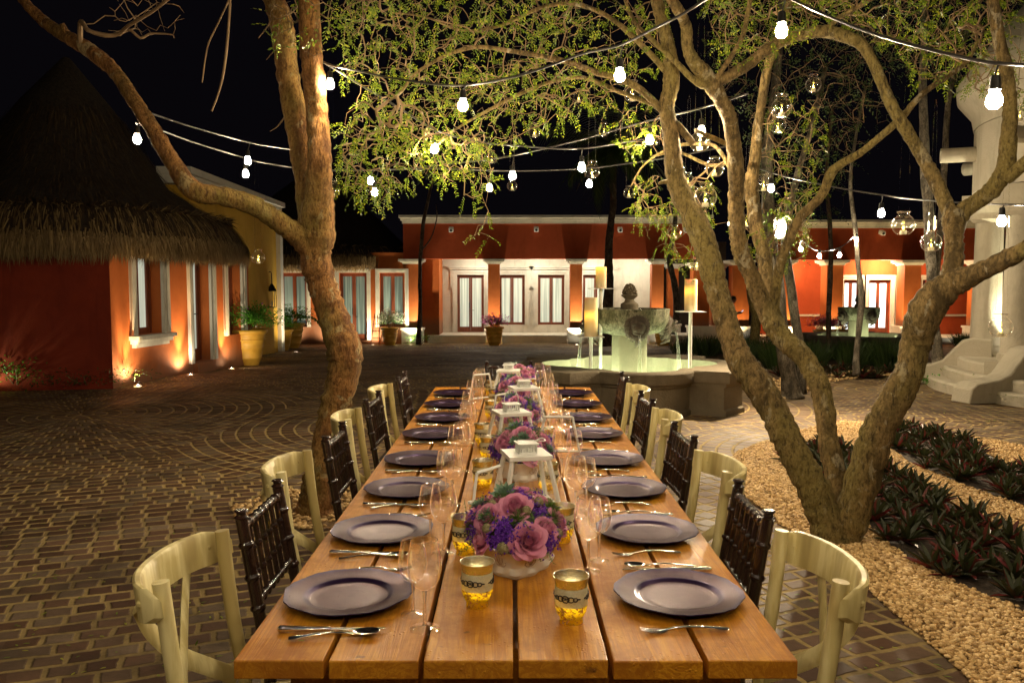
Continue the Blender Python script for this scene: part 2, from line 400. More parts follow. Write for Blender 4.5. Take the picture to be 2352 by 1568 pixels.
def curtain(name, c1, c2, em, emc):
    m, t, out = new_mat(name); v = coords(t, (1, 1, .02))
    n = noise(t, v, 16, 3, .5, .3); c = ramp(t, n, [(.35, c1), (.62, c2)])
    p = N(t, 'ShaderNodeBsdfPrincipled', {'Base Color': c, 'Roughness': .35, 'Emission Color': mix(t, .5, c, emc), 'Emission Strength': em, 'Coat Weight': .6, 'Coat Roughness': .04, 'Normal': bump(t, n, .4, .03)})
    t.links.new(p.outputs[0], out.inputs[0]); return m
MAT['curtain'] = curtain('grey_curtain', (.26, .29, .23), (.55, .58, .48), .42, (.58, .62, .48))
MAT['curtain_d'] = curtain('teal_curtain', (.06, .085, .08), (.20, .27, .25), .05, (.4, .6, .55))
MAT['curtain_l'] = curtain('bright_curtain', (.5, .6, .62), (.8, .9, .92), 1.0, (.75, .95, 1.0))
MAT['darkroom'] = pmat('dark_glass', (.01, .01, .01), rough=.08)
# ================================================================== GROUND
def brick_mat():
    m, t, out = new_mat('brick_paving')
    tc = t.nodes.new('ShaderNodeTexCoord')
    P = tc.outputs['Object']
    wob = N(t, 'ShaderNodeTexNoise', {'Vector': P, 'Scale': 9.0, 'Detail': 3.0}).outputs['Color']
    wv = N(t, 'ShaderNodeVectorMath', {0: wob, 1: (.5, .5, .5)}, operation='SUBTRACT').outputs[0]
    ws = N(t, 'ShaderNodeVectorMath', {0: wv, 3: .028}, operation='SCALE').outputs[0]
    wob2 = N(t, 'ShaderNodeTexNoise', {'Vector': P, 'Scale': .55, 'Detail': 1.0}).outputs['Color']
    wv2 = N(t, 'ShaderNodeVectorMath', {0: wob2, 1: (.5, .5, .5)}, operation='SUBTRACT').outputs[0]
    ws2 = N(t, 'ShaderNodeVectorMath', {0: wv2, 3: .22}, operation='SCALE').outputs[0]
    Q = N(t, 'ShaderNodeVectorMath', {0: P, 1: ws}, operation='ADD').outputs[0]
    Q2 = N(t, 'ShaderNodeVectorMath', {0: Q, 1: ws2}, operation='ADD').outputs[0]
    H = .118; Wd = .142
    def wn(x):
        return N(t, 'ShaderNodeTexWhiteNoise', {'W': x}, noise_dimensions='1D').outputs[0]
    def tri(x): return M_(t, 'PINGPONG', x, .5)      # distance to the nearest whole number
    # straight courses
    rot = N(t, 'ShaderNodeMapping', {0: Q2, 2: (0, 0, rad(-20))}).outputs[0]
    s = N(t, 'ShaderNodeSeparateXYZ', {0: rot})
    rv = M_(t, 'DIVIDE', s.outputs[1], H); row = M_(t, 'FLOOR', rv)
    uu = M_(t, 'ADD', M_(t, 'DIVIDE', s.outputs[0], Wd), M_(t, 'MULTIPLY', wn(row), 5.0))
    cell = M_(t, 'FLOOR', uu)
    du = M_(t, 'MULTIPLY', tri(uu), Wd); dv = M_(t, 'MULTIPLY', tri(rv), H)
    # drop some of the upright joints so that a few bricks are long
    pair = wn(M_(t, 'ADD', M_(t, 'MULTIPLY', M_(t, 'FLOOR', M_(t, 'ADD', uu, .5)), 3.17), M_(t, 'MULTIPLY', row, 7.31)))
    du = M_(t, 'ADD', du, M_(t, 'MULTIPLY', M_(t, 'GREATER_THAN', pair, .9), .2))
    idS = M_(t, 'ADD', cell, M_(t, 'MULTIPLY', row, 57.3))
    # rings
    sq = N(t, 'ShaderNodeSeparateXYZ', {0: Q})
    X, Y = sq.outputs[0], sq.outputs[1]
    cs = [(-5.2, 9.9), (-.75, 9.3), (5.6, 12.2), (-4.5, 17.2), (1.6, 10.9), (-9.8, 9.6), (.6, 20), (-1.5, 26), (6.5, 17.5), (-7.2, 24), (3.4, 7.4)]
    bx = M_(t, 'SUBTRACT', X, cs[0][0]); by = M_(t, 'SUBTRACT', Y, cs[0][1])
    bd = M_(t, 'ADD', M_(t, 'MULTIPLY', bx, bx), M_(t, 'MULTIPLY', by, by))
    for c in cs[1:]:
        ax = M_(t, 'SUBTRACT', X, c[0]); ay = M_(t, 'SUBTRACT', Y, c[1])
        ad = M_(t, 'ADD', M_(t, 'MULTIPLY', ax, ax), M_(t, 'MULTIPLY', ay, ay))
        k = M_(t, 'LESS_THAN', ad, bd)
        bx = M_(t, 'ADD', bx, M_(t, 'MULTIPLY', k, M_(t, 'SUBTRACT', ax, bx)))
        by = M_(t, 'ADD', by, M_(t, 'MULTIPLY', k, M_(t, 'SUBTRACT', ay, by)))
        bd = M_(t, 'MINIMUM', ad, bd)
    r = M_(t, 'SQRT', bd); th = M_(t, 'ARCTAN2', by, bx)
    rr = M_(t, 'DIVIDE', r, .15); rrow = M_(t, 'FLOOR', rr)
    cnt = M_(t, 'MAXIMUM', M_(t, 'ROUND', M_(t, 'MULTIPLY', M_(t, 'ADD', rrow, .5), 2*PI*.15/.15)), 5.0)
    pu = M_(t, 'ADD', M_(t, 'MULTIPLY', M_(t, 'ADD', M_(t, 'DIVIDE', th, 2*PI), .5), cnt), M_(t, 'ROUND', M_(t, 'MULTIPLY', wn(rrow), 1.0)))
    pu = M_(t, 'ADD', pu, M_(t, 'MULTIPLY', M_(t, 'MODULO', rrow, 2.0), .5))
    pdu = M_(t, 'MULTIPLY', tri(pu), M_(t, 'DIVIDE', M_(t, 'MULTIPLY', r, 2*PI), cnt)); pdv = M_(t, 'MULTIPLY', tri(rr), .15)
    idP = M_(t, 'ADD', M_(t, 'FLOOR', pu), M_(t, 'MULTIPLY', rrow, 91.7))
    fan = M_(t, 'MULTIPLY', M_(t, 'LESS_THAN', r, 3.0), 1.0)
    def sel(a, b): return M_(t, 'ADD', a, M_(t, 'MULTIPLY', fan, M_(t, 'SUBTRACT', b, a)))
    d = M_(t, 'MINIMUM', sel(du, pdu), sel(dv, pdv)); ident = sel(idS, idP)
    edge = M_(t, 'SUBTRACT', d, M_(t, 'MULTIPLY', noise(t, P, 30, 3), .008))
    brick = N(t, 'ShaderNodeMapRange', {0: edge, 1: .0065, 2: .0105, 3: 0.0, 4: 1.0}).outputs[0]
    rnd = wn(ident)
    c = ramp(t, rnd, [(0, (.060, .026, .013)), (.35, (.115, .054, .028)), (.6, (.165, .090, .052)), (.8, (.15, .105, .068)), (1, (.24, .17, .11))])
    grit = noise(t, P, 38, 5, .7); c = mix(t, M_(t, 'MULTIPLY', grit, .6), c, (.045, .024, .014))
    mor = mix(t, noise(t, P, 60, 4), (.27, .185, .065), (.50, .37, .15))
    stain = noise(t, P, .7, 4); mor = mix(t, ramp(t, stain, [(.45, 0.0), (.65, .55)]), mor, (.10, .07, .04))
    col = mix(t, brick, mor, c)
    big = noise(t, P, 1.9, 6, .7); col = mix(t, ramp(t, big, [(.46, 0.0), (.64, .62)]), col, (.040, .026, .015))
    h = M_(t, 'ADD', M_(t, 'MULTIPLY', N(t, 'ShaderNodeMapRange', {0: edge, 1: .002, 2: .016, 3: 0.0, 4: 1.0}, interpolation_type='SMOOTHSTEP').outputs[0], 1.0), M_(t, 'MULTIPLY', grit, .3))
    h = M_(t, 'ADD', h, M_(t, 'MULTIPLY', rnd, .25))
    ro = M_(t, 'ADD', ramp(t, stain, [(.4, .58), (.6, .78)]), M_(t, 'MULTIPLY', M_(t, 'SUBTRACT', 1.0, brick), .25))
    p = N(t, 'ShaderNodeBsdfPrincipled', {'Base Color': col, 'Roughness': ro, 'Specular IOR Level': .3, 'Normal': bump(t, h, .8, .010)})
    t.links.new(p.outputs[0], out.inputs[0]); return m
MAT['bricks'] = brick_mat()
g = MB(); xs = [-90, -30, -12, 0, 12, 30, 90]; ys = [-12, 0, 7, 14, 18, 22, 26, 30.5, 40, 60, 140]
g.add([(x, y, ground_z(y)) for y in ys for x in xs], [(j*7+i, j*7+i+1, (j+1)*7+i+1, (j+1)*7+i) for j in range(len(ys)-1) for i in range(6)])
struct(g.build('ground', MAT['bricks']))

def poly_px(pts): return [tuple(gnd(x, y)[:2]) for x, y in pts]
def inside(p, poly):
    x, y = p; c = False; n = len(poly)
    for i in range(n):
        x1, y1 = poly[i]; x2, y2 = poly[(i+1) % n]
        if (y1 > y) != (y2 > y) and x < (x2-x1)*(y-y1)/(y2-y1)+x1: c = not c
    return c
def flat_sheet(name, poly, dz, mat, sub=None):
    b = MB(); b.add([(x, y, ground_z(y)+dz) for x, y in poly], [tuple(range(len(poly)))])
    o = b.build(name, mat)
    if o.data.polygons[0].normal.z < 0: o.data.flip_normals()
    return struct(o)
bed = poly_px([(1694, 1040), (1668, 1075), (1672, 1110), (1764, 1179), (1792, 1205), (1890, 1262), (1970, 1332), (2049, 1404), (2139, 1482), (2233, 1568)])
bed += [(2.15, 2.2), (3.2, 1.6), (7.2, 5.6), (7.0, 8.3)]
bed += poly_px([(2352, 1027), (2280, 1012), (2195, 1000), (2090, 985), (2008, 972), (1925, 968), (1861, 985), (1764, 1015)])
MAT['gravelbase'] = pmat('gravel_base', (.12, .07, .03), (.30, .19, .09), rough=.95, scale=70, bmp=.9, bscale=70, bdist=.02)
flat_sheet('gravel_path', bed, .004, MAT['gravelbase'])
bed2 = poly_px([(1745, 886), (1790, 920), (1850, 905), (1905, 878), (2000, 866), (2085, 862), (2085, 850), (1980, 852), (1860, 866), (1775, 872)])
flat_sheet('gravel_path', bed2, .004, MAT['gravelbase'])
MAT['soil'] = pmat('soil', (.02, .013, .008), (.06, .04, .024), rough=.95, scale=30, bmp=.8, bscale=40, bdist=.02)
# pebbles: too many to count
def icos():
    ph = (1+5**.5)/2
    v = np.array([(-1, ph, 0), (1, ph, 0), (-1, -ph, 0), (1, -ph, 0), (0, -1, ph), (0, 1, ph), (0, -1, -ph), (0, 1, -ph), (ph, 0, -1), (ph, 0, 1), (-ph, 0, -1), (-ph, 0, 1)], float)
    v /= np.linalg.norm(v[0])
    f = np.array([(0, 11, 5), (0, 5, 1), (0, 1, 7), (0, 7, 10), (0, 10, 11), (1, 5, 9), (5, 11, 4), (11, 10, 2), (10, 7, 6), (7, 1, 8), (3, 9, 4), (3, 4, 2), (3, 2, 6), (3, 6, 8), (3, 8, 9), (4, 9, 5), (2, 4, 11), (6, 2, 10), (8, 6, 7), (9, 8, 1)])
    return v, f
def pebble_field(name, polys, n, smin, smax, mat, seed, dz=.0, holes=()):
    rs = np.random.RandomState(seed); v, f = icos(); P = []
    allp = [p for q in polys for p in q]
    x0, x1 = min(p[0] for p in allp), max(p[0] for p in allp); y0, y1 = min(p[1] for p in allp), max(p[1] for p in allp)
    tries = 0
    while len(P) < n and tries < n*12:
        tries += 1; p = (rs.uniform(x0, x1), rs.uniform(y0, y1))
        if p[0]/max(p[1], .1) > .72: continue
        if any(inside(p, q) for q in polys) and not any(inside(p, q) for q in holes): P.append(p)
    P = np.array(P); k = len(P)
    sc = rs.uniform(smin, smax, (k, 1, 1))*np.concatenate([rs.uniform(.8, 1.3, (k, 1, 1)), rs.uniform(.7, 1.1, (k, 1, 1)), rs.uniform(.5, .8, (k, 1, 1))], 2)
    V = v[None]*(1+rs.uniform(-.22, .22, (k, 12, 1)))*sc
    a = rs.uniform(0, 2*PI, k); c, s_ = np.cos(a)[:, None], np.sin(a)[:, None]
    X = V[:, :, 0]*c-V[:, :, 1]*s_; Y = V[:, :, 0]*s_+V[:, :, 1]*c
    gz = np.array([ground_z(p[1]) for p in P])[:, None]+.006+dz+rs.uniform(0, .014, (k, 1))
    V = np.stack([X+P[:, :1], Y+P[:, 1:2], V[:, :, 2]+gz], 2).reshape(-1, 3)
    Fc = (f[None]+np.arange(k)[:, None, None]*12).reshape(-1, 3)
    me = bpy.data.meshes.new(name); me.vertices.add(len(V)); me.vertices.foreach_set('co', V.ravel())
    me.loops.add(len(Fc)*3); me.loops.foreach_set('vertex_index', Fc.ravel().astype(np.int32))
    me.polygons.add(len(Fc)); me.polygons.foreach_set('loop_start', np.arange(0, len(Fc)*3, 3, dtype=np.int32))
    me.update(calc_edges=True); me.materials.append(mat)
    o = bpy.data.objects.new(name, me); COL.objects.link(o); return o
def stone_rand(name, a, b, c):
    m, t, out = new_mat(name); g_ = N(t, 'ShaderNodeNewGeometry')
    p = N(t, 'ShaderNodeBsdfPrincipled', {'Base Color': ramp(t, g_.outputs['Random Per Island'], [(0, a), (.5, b), (1, c)]), 'Roughness': .75, 'Specular IOR Level': .3})
    t.links.new(p.outputs[0], out.inputs[0]); return m
MAT['pebble'] = stone_rand('pale_pebbles', (.28, .165, .06), (.60, .39, .16), (.80, .58, .29))
band1 = poly_px([(1788, 1062), (1862, 1012), (1960, 1030), (2070, 1085), (2170, 1150), (2352, 1262), (2420, 1300), (2420, 1450), (2352, 1405), (2240, 1362), (2090, 1290), (1985, 1200), (1880, 1120)])
band2 = poly_px([(2020, 1010), (2060, 985), (2150, 992), (2220, 1020), (2352, 1085), (2420, 1110), (2420, 1190), (2352, 1165), (2200, 1112), (2090, 1065)])
pb = pebble_field('gravel', [bed], 42000, .008, .0165, MAT['pebble'], 3, holes=[band1, band2]); tag(pb, 'pale beige gravel covering the planting bed right of the table', None, kind='stuff')
pb = pebble_field('gravel', [bed2], 900, .02, .035, MAT['pebble'], 4); tag(pb, 'pale gravel strip round the trees beyond the paving', None, kind='stuff')
for b_ in (band1, band2): flat_sheet('soil_ground', b_, .008, MAT['soil'])
basex, basey = gnd(740, 1165)[:2]
pit = [(basex+.62*math.cos(a*PI/9)*(1+.06*math.sin(3*a)), basey+.55*math.sin(a*PI/9)) for a in range(18)]
flat_sheet('gravel_path', pit, .004, MAT['gravelbase'])
pb = pebble_field('gravel', [pit], 900, .012, .022, MAT['pebble'], 5); tag(pb, 'ring of pale gravel round the foot of the leaning tree', None, kind='stuff')

# boat lilies
def lily(seed):
    rnd = random.Random(seed); b = MB()
    for k in range(17):
        a = k*2.4+rnd.uniform(-.3, .3); el = .35+.9*(k/17)+rnd.uniform(-.1, .1)
        d = (math.cos(a)*math.cos(el), math.sin(a)*math.cos(el), math.sin(el))
        b.blade((0, 0, .01), d, (0, 0, 1), rnd.uniform(.12, .21), rnd.uniform(.026, .038), droop=.25, k=4, fold=1)
    return b
protos = []
random.seed(11)
LG = 'green and maroon boat lilies planted in two bands in the gravel bed'
LL = 'green and maroon boat lily with pointed leaves in the gravel bed'
for k in range(3):
    o = lily(k).build('boat_lily', MAT['rhoeo'], smooth=60); tag(o, LL, 'plant', LG); protos.append([o, False])
rs = random.Random(5)
def scatter(poly, step, jit):
    x0, x1 = min(p[0] for p in poly), max(p[0] for p in poly); y0, y1 = min(p[1] for p in poly), max(p[1] for p in poly)
    y = y0; out_ = []
    while y < y1:
        x = x0
        while x < x1:
            p = (x+rs.uniform(-jit, jit), y+rs.uniform(-jit, jit))
            if inside(p, poly) and p[0]/max(p[1], .1) < .68: out_.append(p)
            x += step
        y += step
    return out_
for band in (band1, band2):
    for (x, y) in scatter(band, .205, .07):
        pr = rs.choice(protos)
        if not pr[1]: o = pr[0]; pr[1] = True
        else: o = pr[0].copy(); COL.objects.link(o)
        o.location = (x, y, .01); o.rotation_euler = (rs.uniform(-.15, .15), rs.uniform(-.15, .15), rs.uniform(0, 6.28)); o.scale = (rs.uniform(.8, 1.25),)*3

# ================================================================== BUILDINGS
def wall_mb(L, z0, z1, T, holes):
    """wall along local +x, outer face at y=0, thickness T behind; holes = (x0,x1,za,zb)"""
    b = MB(); xs = 0
    for (a, c, za, zb) in sorted(holes):
        if a > xs: b.bb(xs, a, 0, T, z0, z1)
        if za > z0: b.bb(a, c, 0, T, z0, za)
        if zb < z1: b.bb(a, c, 0, T, zb, z1)
        xs = c
    if xs < L: b.bb(xs, L, 0, T, z0, z1)
    return b
def opening(parent, kind, x0, x1, za, zb, mat_c, rec=.16, leaves=2, surround=None, sw=.13, sill=False, crown=False, bars=False, loc=(0, 0, 0), rz=0):
    """joinery in a hole of the wall, in the wall's own frame"""
    b = MB(); fw = .065; w = x1-x0; y0 = rec; lw = (w-2*fw*.6)/leaves
    b.bb(x0, x0+fw*.6, y0-.03, y0+.05, za, zb); b.bb(x1-fw*.6, x1, y0-.03, y0+.05, za, zb); b.bb(x0+fw*.6, x1-fw*.6, y0-.03, y0+.05, zb-fw, zb)
    for i in range(leaves):
        a = x0+fw*.6+i*lw; c = a+lw; bot = .22 if kind == 'door' else .1
        b.bb(a+.003, a+fw, y0-.01, y0+.035, za, zb-fw-.003); b.bb(c-fw, c-.003, y0-.01, y0+.035, za, zb-fw-.003)
        b.bb(a+fw, c-fw, y0-.008, y0+.033, za, za+bot); b.bb(a+fw, c-fw, y0-.008, y0+.033, zb-2*fw, zb-fw-.003)
    o = b.build(kind, MAT['doorwood'], parent, bevel=None, loc=loc); o.rotation_euler = (0, 0, rz)
    MB().bb(x0+fw, x1-fw, y0+.018, y0+.03, za+.08, zb-.1).build('pane', mat_c, o)
    if kind == 'door':
        h = MB(); xm = (x0+x1)/2-.05
        h.tube([(xm, y0-.02, za+.95), (xm, y0-.07, za+.97), (xm, y0-.07, za+1.2), (xm, y0-.02, za+1.22)], .012, 6)
        h.tube([(xm+.1, y0-.015, za+.88), (xm+.1, y0-.07, za+.88), (xm+.2, y0-.07, za+.88)], .01, 6)
        h.build('handle', MAT['bronze'], o)
    if surround:
        s = MB(); e = .05; zb0 = za if kind == 'window' else za
        s.bb(x0-sw, x0-.002, -e, y0+.04, zb0, zb+sw); s.bb(x1+.002, x1+sw, -e, y0+.04, zb0, zb+sw); s.bb(x0-.002, x1+.002, -e, y0+.04, zb+.002, zb+sw)
        s.bb(x0-sw-.03, x0-sw*.55, -e-.025, -e-.0, zb0, zb+sw+.03); s.bb(x1+sw*.55, x1+sw+.03, -e-.025, -e, zb0, zb+sw+.03); s.bb(x0-sw*.55, x1+sw*.55, -e-.025, -e, zb+sw*.55, zb+sw+.03)
        if crown:
            s.bb(x0-sw-.16, x1+sw+.16, -.10, 0.002, zb+sw+.06, zb+sw+.13); s.bb(x0-sw-.22, x1+sw+.22, -.16, 0.004, zb+sw+.132, zb+sw+.19)
            s.bb(x0-sw-.12, x0-sw-.035, -.06, .002, zb-.45, zb+sw+.058); s.bb(x1+sw+.035, x1+sw+.12, -.06, .002, zb-.45, zb+sw+.058)
            s.bb(x0-sw-.14, x0-sw-.02, -.09, .003, zb-.52, zb-.452); s.bb(x1+sw+.02, x1+sw+.14, -.09, .003, zb-.52, zb-.452)
        s.build('surround', surround, o)
    if sill:
        s = MB(); m_ = MAT['trim'] if surround is None else surround
        s.bb(x0-.2, x1+.2, -.17, y0-.01, za-.065, za-.002); s.bb(x0-.16, x1+.16, -.12, .003, za-.13, za-.067); s.bb(x0-.12, x1+.12, -.07, .004, za-.19, za-.132)
        s.build('sill', m_, o)
    return o

# ---- thatch surfaces
def thatch_roof(parent, cx, cy, ax, ay, prof, seed, n_st, n_up, ex=2.6, a0=0, a1=2*PI, skirt=3, name='roof'):
    """prof: (radius fraction, z) from the apex to the eave"""
    rnd = random.Random(seed); NS = 96
    def pt(fr, an, z):
        c, s_ = math.cos(an), math.sin(an)
        k = (abs(c)**ex+abs(s_)**ex)**(-1/ex)
        k = 1+(k-1)*min(1, fr*1.1)
        return Vector((cx+ax*fr*c*k, cy+ay*fr*s_*k, z))
    b = MB(); m = len(prof); vs = []; fs = []
    for i, (fr, z) in enumerate(prof):
        for k in range(NS):
            an = 2*PI*k/NS; dz = (.05*math.sin(an*23)+.04*math.sin(an*11+1)) if i >= m-2 else 0
            vs.append(pt(fr, an, z+dz))
    for i in range(m-1):
        for k in range(NS):
            k2 = (k+1) % NS; fs.append((i*NS+k, i*NS+k2, (i+1)*NS+k2, (i+1)*NS+k))
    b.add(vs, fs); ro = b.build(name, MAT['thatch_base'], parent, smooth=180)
    # straw standing proud of the mass and fringing the eave: one uncountable part
    st = MB(); shaded = MB()
    def prof_at(q):
        f = q*(m-1); i = min(int(f), m-2); u = f-i
        return prof[i][0]*(1-u)+prof[i+1][0]*u, prof[i][1]*(1-u)+prof[i+1][1]*u
    for _ in range(n_st+n_up):
        an = rnd.uniform(a0, a1)
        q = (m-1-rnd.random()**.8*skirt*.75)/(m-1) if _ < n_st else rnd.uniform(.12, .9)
        fr, z = prof_at(q); fr2, z2 = prof_at(min(1, q+.06))
        p = pt(fr, an, z); d = (pt(fr2, an+rnd.uniform(-.01, .01), z2)-p)
        if d.length < 1e-3: d = Vector((0, 0, -1))
        d.normalize(); outw = Vector((math.cos(an), math.sin(an), .15)).normalized()
        p += outw*rnd.uniform(.0, .07); d = (d+outw*rnd.uniform(-.02, .16)+Vector((rnd.uniform(-.13, .13), rnd.uniform(-.13, .13), -.25 if q > .9 else 0))).normalized()
        L = rnd.uniform(.12, .34); w = rnd.uniform(.005, .012); side = d.cross(outw).normalized()*w
        e = p+d*L*.6+Vector((0, 0, -.01)); e2 = p+d*L+Vector((0, 0, -.05*L/.2))
        (st if q > rnd.uniform(.38, .80) else shaded).add([p-side, p+side, e+side*.8, e-side*.8, e2], [(0, 1, 2, 3), (3, 2, 4)])
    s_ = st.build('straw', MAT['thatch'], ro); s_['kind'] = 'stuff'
    if shaded.v: shaded.build('shaded_straw', MAT['thatch_shaded'], ro)['kind'] = 'stuff'
    return ro, pt
LK = 1.0
def spot(name, loc, aim, W_, size, col, parent=None, blend=.6, r=.03):
    l = bpy.data.lights.new(name, 'SPOT'); l.energy = W_*LK; l.spot_size = rad(size); l.spot_blend = blend; l.color = col; l.shadow_soft_size = r
    o = bpy.data.objects.new(name, l); COL.objects.link(o); o.location = loc
    o.rotation_euler = (Vector(aim)-Vector(loc)).to_track_quat('-Z', 'Y').to_euler()
    if parent: o.parent = parent
    return o
def point(name, loc, W_, col, r=.05, parent=None):
    l = bpy.data.lights.new(name, 'POINT'); l.energy = W_*LK; l.color = col; l.shadow_soft_size = r
    o = bpy.data.objects.new(name, l); COL.objects.link(o); o.location = loc
    if parent: o.parent = parent
    return o
MAT['led'] = emat('lit_ground_lamp', (1.0, .93, .75), 60)
MAT['steel'] = pmat('steel_ring', (.4, .4, .38), rough=.3, metal=1)
WARM = (1.0, .72, .38)
def ground_lamp(loc, label, W_=25, size=60, aim=(0, 0, 3), col=(1, .66, .30), group='uplights set in the paving', fill=0, fdir=(0, 0), fcol=(1, .82, .55)):
    t_ = thing('ground_lamp', label, 'lamp', loc, 0, group)
    MB().lathe([(.055, 0), (.06, .012), (.045, .02), (.04, .012)], 16, cap=False).build('ring', MAT['steel'], t_, smooth=40)
    MB().lathe([(.001, .013), (.04, .013)], 16).build('lens', MAT['led'], t_)
    spot('ground_lamp_light', (0, 0, .05), aim, W_, size, col, t_, blend=.9, r=.02)
    if fill: spot('ground_lamp_glow', (0, 0, .06), (fdir[0], fdir[1], 1.6), fill, 150, fcol, t_, blend=.7, r=.03)
    return t_

# ---- left building with conical thatch
LB = thing('thatched_house', 'orange house with deep conical thatch roof at the far left', 'house', (0, 0, 0))
A = Vector((-6.0, 12.4, 0)); ang = math.atan2(5.3, .4); L1 = 5.3
ho = [(.68, 1.52, .76, 2.12), (2.62, 3.36, .14, 2.12), (4.15, 4.85, .55, 2.12)]
w_ = wall_mb(L1, -.3, 2.3, .3, ho).build('wall', MAT['orange'], LB, loc=A); w_.rotation_euler = (0, 0, ang)
a2 = math.atan2(.8, 4.6); L2 = math.hypot(4.6, .8)
B0 = A-Vector((math.cos(a2)*L2, math.sin(a2)*L2, 0))
w2 = wall_mb(L2-.002, -.3, 2.3, .25, []).build('wall', MAT['red_shaded'], LB, loc=B0); w2.rotation_euler = (0, 0, a2)
for (h_, kd) in zip(ho, ('window', 'door', 'window')):
    opening(LB, kd, *h_, MAT['curtain'], rec=.2, leaves=2 if kd == 'window' else 1, surround=MAT['trim'], sw=.15, sill=(h_[0] < 1), loc=A, rz=ang)
MB().bb(2.62, 3.36, -.10, .1, -.3, .135).build('doorstep', MAT['orange'], LB, loc=A).rotation_euler = (0, 0, ang)
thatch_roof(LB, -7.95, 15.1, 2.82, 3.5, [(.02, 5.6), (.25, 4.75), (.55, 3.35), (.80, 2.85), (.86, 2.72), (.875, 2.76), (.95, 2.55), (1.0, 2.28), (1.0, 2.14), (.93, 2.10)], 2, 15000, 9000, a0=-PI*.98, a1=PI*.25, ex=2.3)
ux, uy = math.cos(ang), math.sin(ang); nx, ny = uy, -ux
for k_, (s_, lab) in enumerate(((.34, 'ground uplight nearest the corner of the thatched house'), (2.1, 'ground uplight between window and door of the thatched house'), (3.85, 'ground uplight beside the big ochre planter'))):
    p = A+Vector((ux, uy, 0))*s_+Vector((nx, ny, 0))*.2; p.z = ground_z(p.y)+.004
    ground_lamp(p, lab, 150, 48, (-nx*.40, -ny*.40, 3), (1, .68, .32), fill=(26, 26, 30)[k_], fdir=((-.2, 0), (-.2, 0), (.9, .9))[k_])
# far shrub bed lamp at the left edge
# ---- yellow house
YH = thing('yellow_house', 'yellow house with white cornice behind the thatched house', 'house')
Ya = Vector((-6.75, 17.5, 0)); Yb = Vector((-6.9, 24.4, 0)); yang = math.atan2(Yb.y-Ya.y, Yb.x-Ya.x); YL = (Yb-Ya).length
yh = [(3.6, 4.6, -.3, 1.95)]
o = wall_mb(YL, -.8, 3.65, .3, yh).build('wall', MAT['yellow'], YH, loc=Ya); o.rotation_euler = (0, 0, yang)
o = MB().bb(-1.2, 0, 0, 6, -.8, 3.648).build('wall', MAT['yellow'], YH, loc=Ya)
opening(YH, 'door', *yh[0], MAT['darkroom'], rec=.2, leaves=2, surround=MAT['trim'], sw=.16, loc=Ya, rz=yang)
c = MB().bb(-.3, YL+.25, -.06, .5, 3.652, 3.74).bb(-.35, YL+.3, -.12, .5, 3.742, 3.83).bb(-.42, YL+.36, -.2, .5, 3.832, 3.97)
o = c.build('cornice', MAT['trim'], YH, loc=Ya); o.rotation_euler = (0, 0, yang)
c = MB().bb(YL+.002, YL+.32, -.12, .35, -.8, 3.4).bb(YL-.02, YL+.38, -.18, .4, 3.402, 3.52)
o = c.build('pilaster', MAT['trim'], YH, loc=Ya); o.rotation_euler = (0, 0, yang)
# wall lanterns
def wall_lantern(label, loc, rz):
    t_ = thing('wall_lantern', label, 'lantern', loc, rz, 'dark metal wall lanterns on the yellow house')
    b = MB().bb(-.03, .03, -.02, 0, .15, 1.0).tube([(0, -.01, .95), (0, -.18, .97), (0, -.2, .9), (0, -.2, .62)], .012, 6)
    b.build('bracket', MAT['bronze'], t_)
    f = MB(); f.lathe([(.02, .64), (.05, .6), (.13, .46), (.13, .43)], 4, c=(0, -.2, 0)); 
    for sx in (-1, 1):
        for sy in (-1, 1): f.bb(sx*.09-.008, sx*.09+.008, -.2+sy*.09-.008, -.2+sy*.09+.008, 0, .43)
    f.bb(-.1, .1, -.3, -.1, -.02, 0); f.build('frame', MAT['bronze'], t_)
    MB().bb(-.082, .082, -.282, -.118, .002, .42).build('pane', MAT['pane'], t_)
    MB().lathe([(.025, .001), (.025, .15), (.001, .155)], 10, c=(0, -.2, 0)).build('candle', MAT['wax'], t_)
yn = Vector((math.sin(yang), -math.cos(yang), 0)); yd = Vector((math.cos(yang), math.sin(yang), 0))
wall_lantern('dark wall lantern left of the doorway of the yellow house', Ya+yd*2.9+Vector((0, 0, .95)), yang)
wall_lantern('dark wall lantern right of the doorway of the yellow house', Ya+yd*5.6+Vector((0, 0, .95)), yang)

# ---- rear thatched house
RB = thing('thatched_house', 'low orange house with thatch eave at the back, right of the yellow house', 'house')
X0 = -9.6
rh = [(.95, 1.95, -.02, 2.0), (X0*-1-6.43, X0*-1-5.40, -.52, 2.0), (X0*-1-4.92, X0*-1-3.98+.0, -.02, 2.0)]
o = wall_mb(5.65, -1, 2.75, .3, rh).build('wall', MAT['orange'], RB, loc=(X0, 31, 0))
for h_, kd in zip(rh, ('window', 'door', 'window')):
    opening(RB, kd, *h_, MAT['curtain_d'], rec=.2, leaves=2, surround=MAT['trim'], sw=.12, loc=(X0, 31, 0))
thatch_roof(RB, -8.3, 35.6, 4.25, 5.1, [(.02, 6.6), (.3, 5.6), (.6, 4.4), (.85, 3.3), (.94, 2.95), (.95, 3.0), (1.0, 2.6), (1.0, 2.2), (.95, 2.15)], 4, 6500, 1500, ex=4, a0=-PI*.85, a1=-PI*.15)

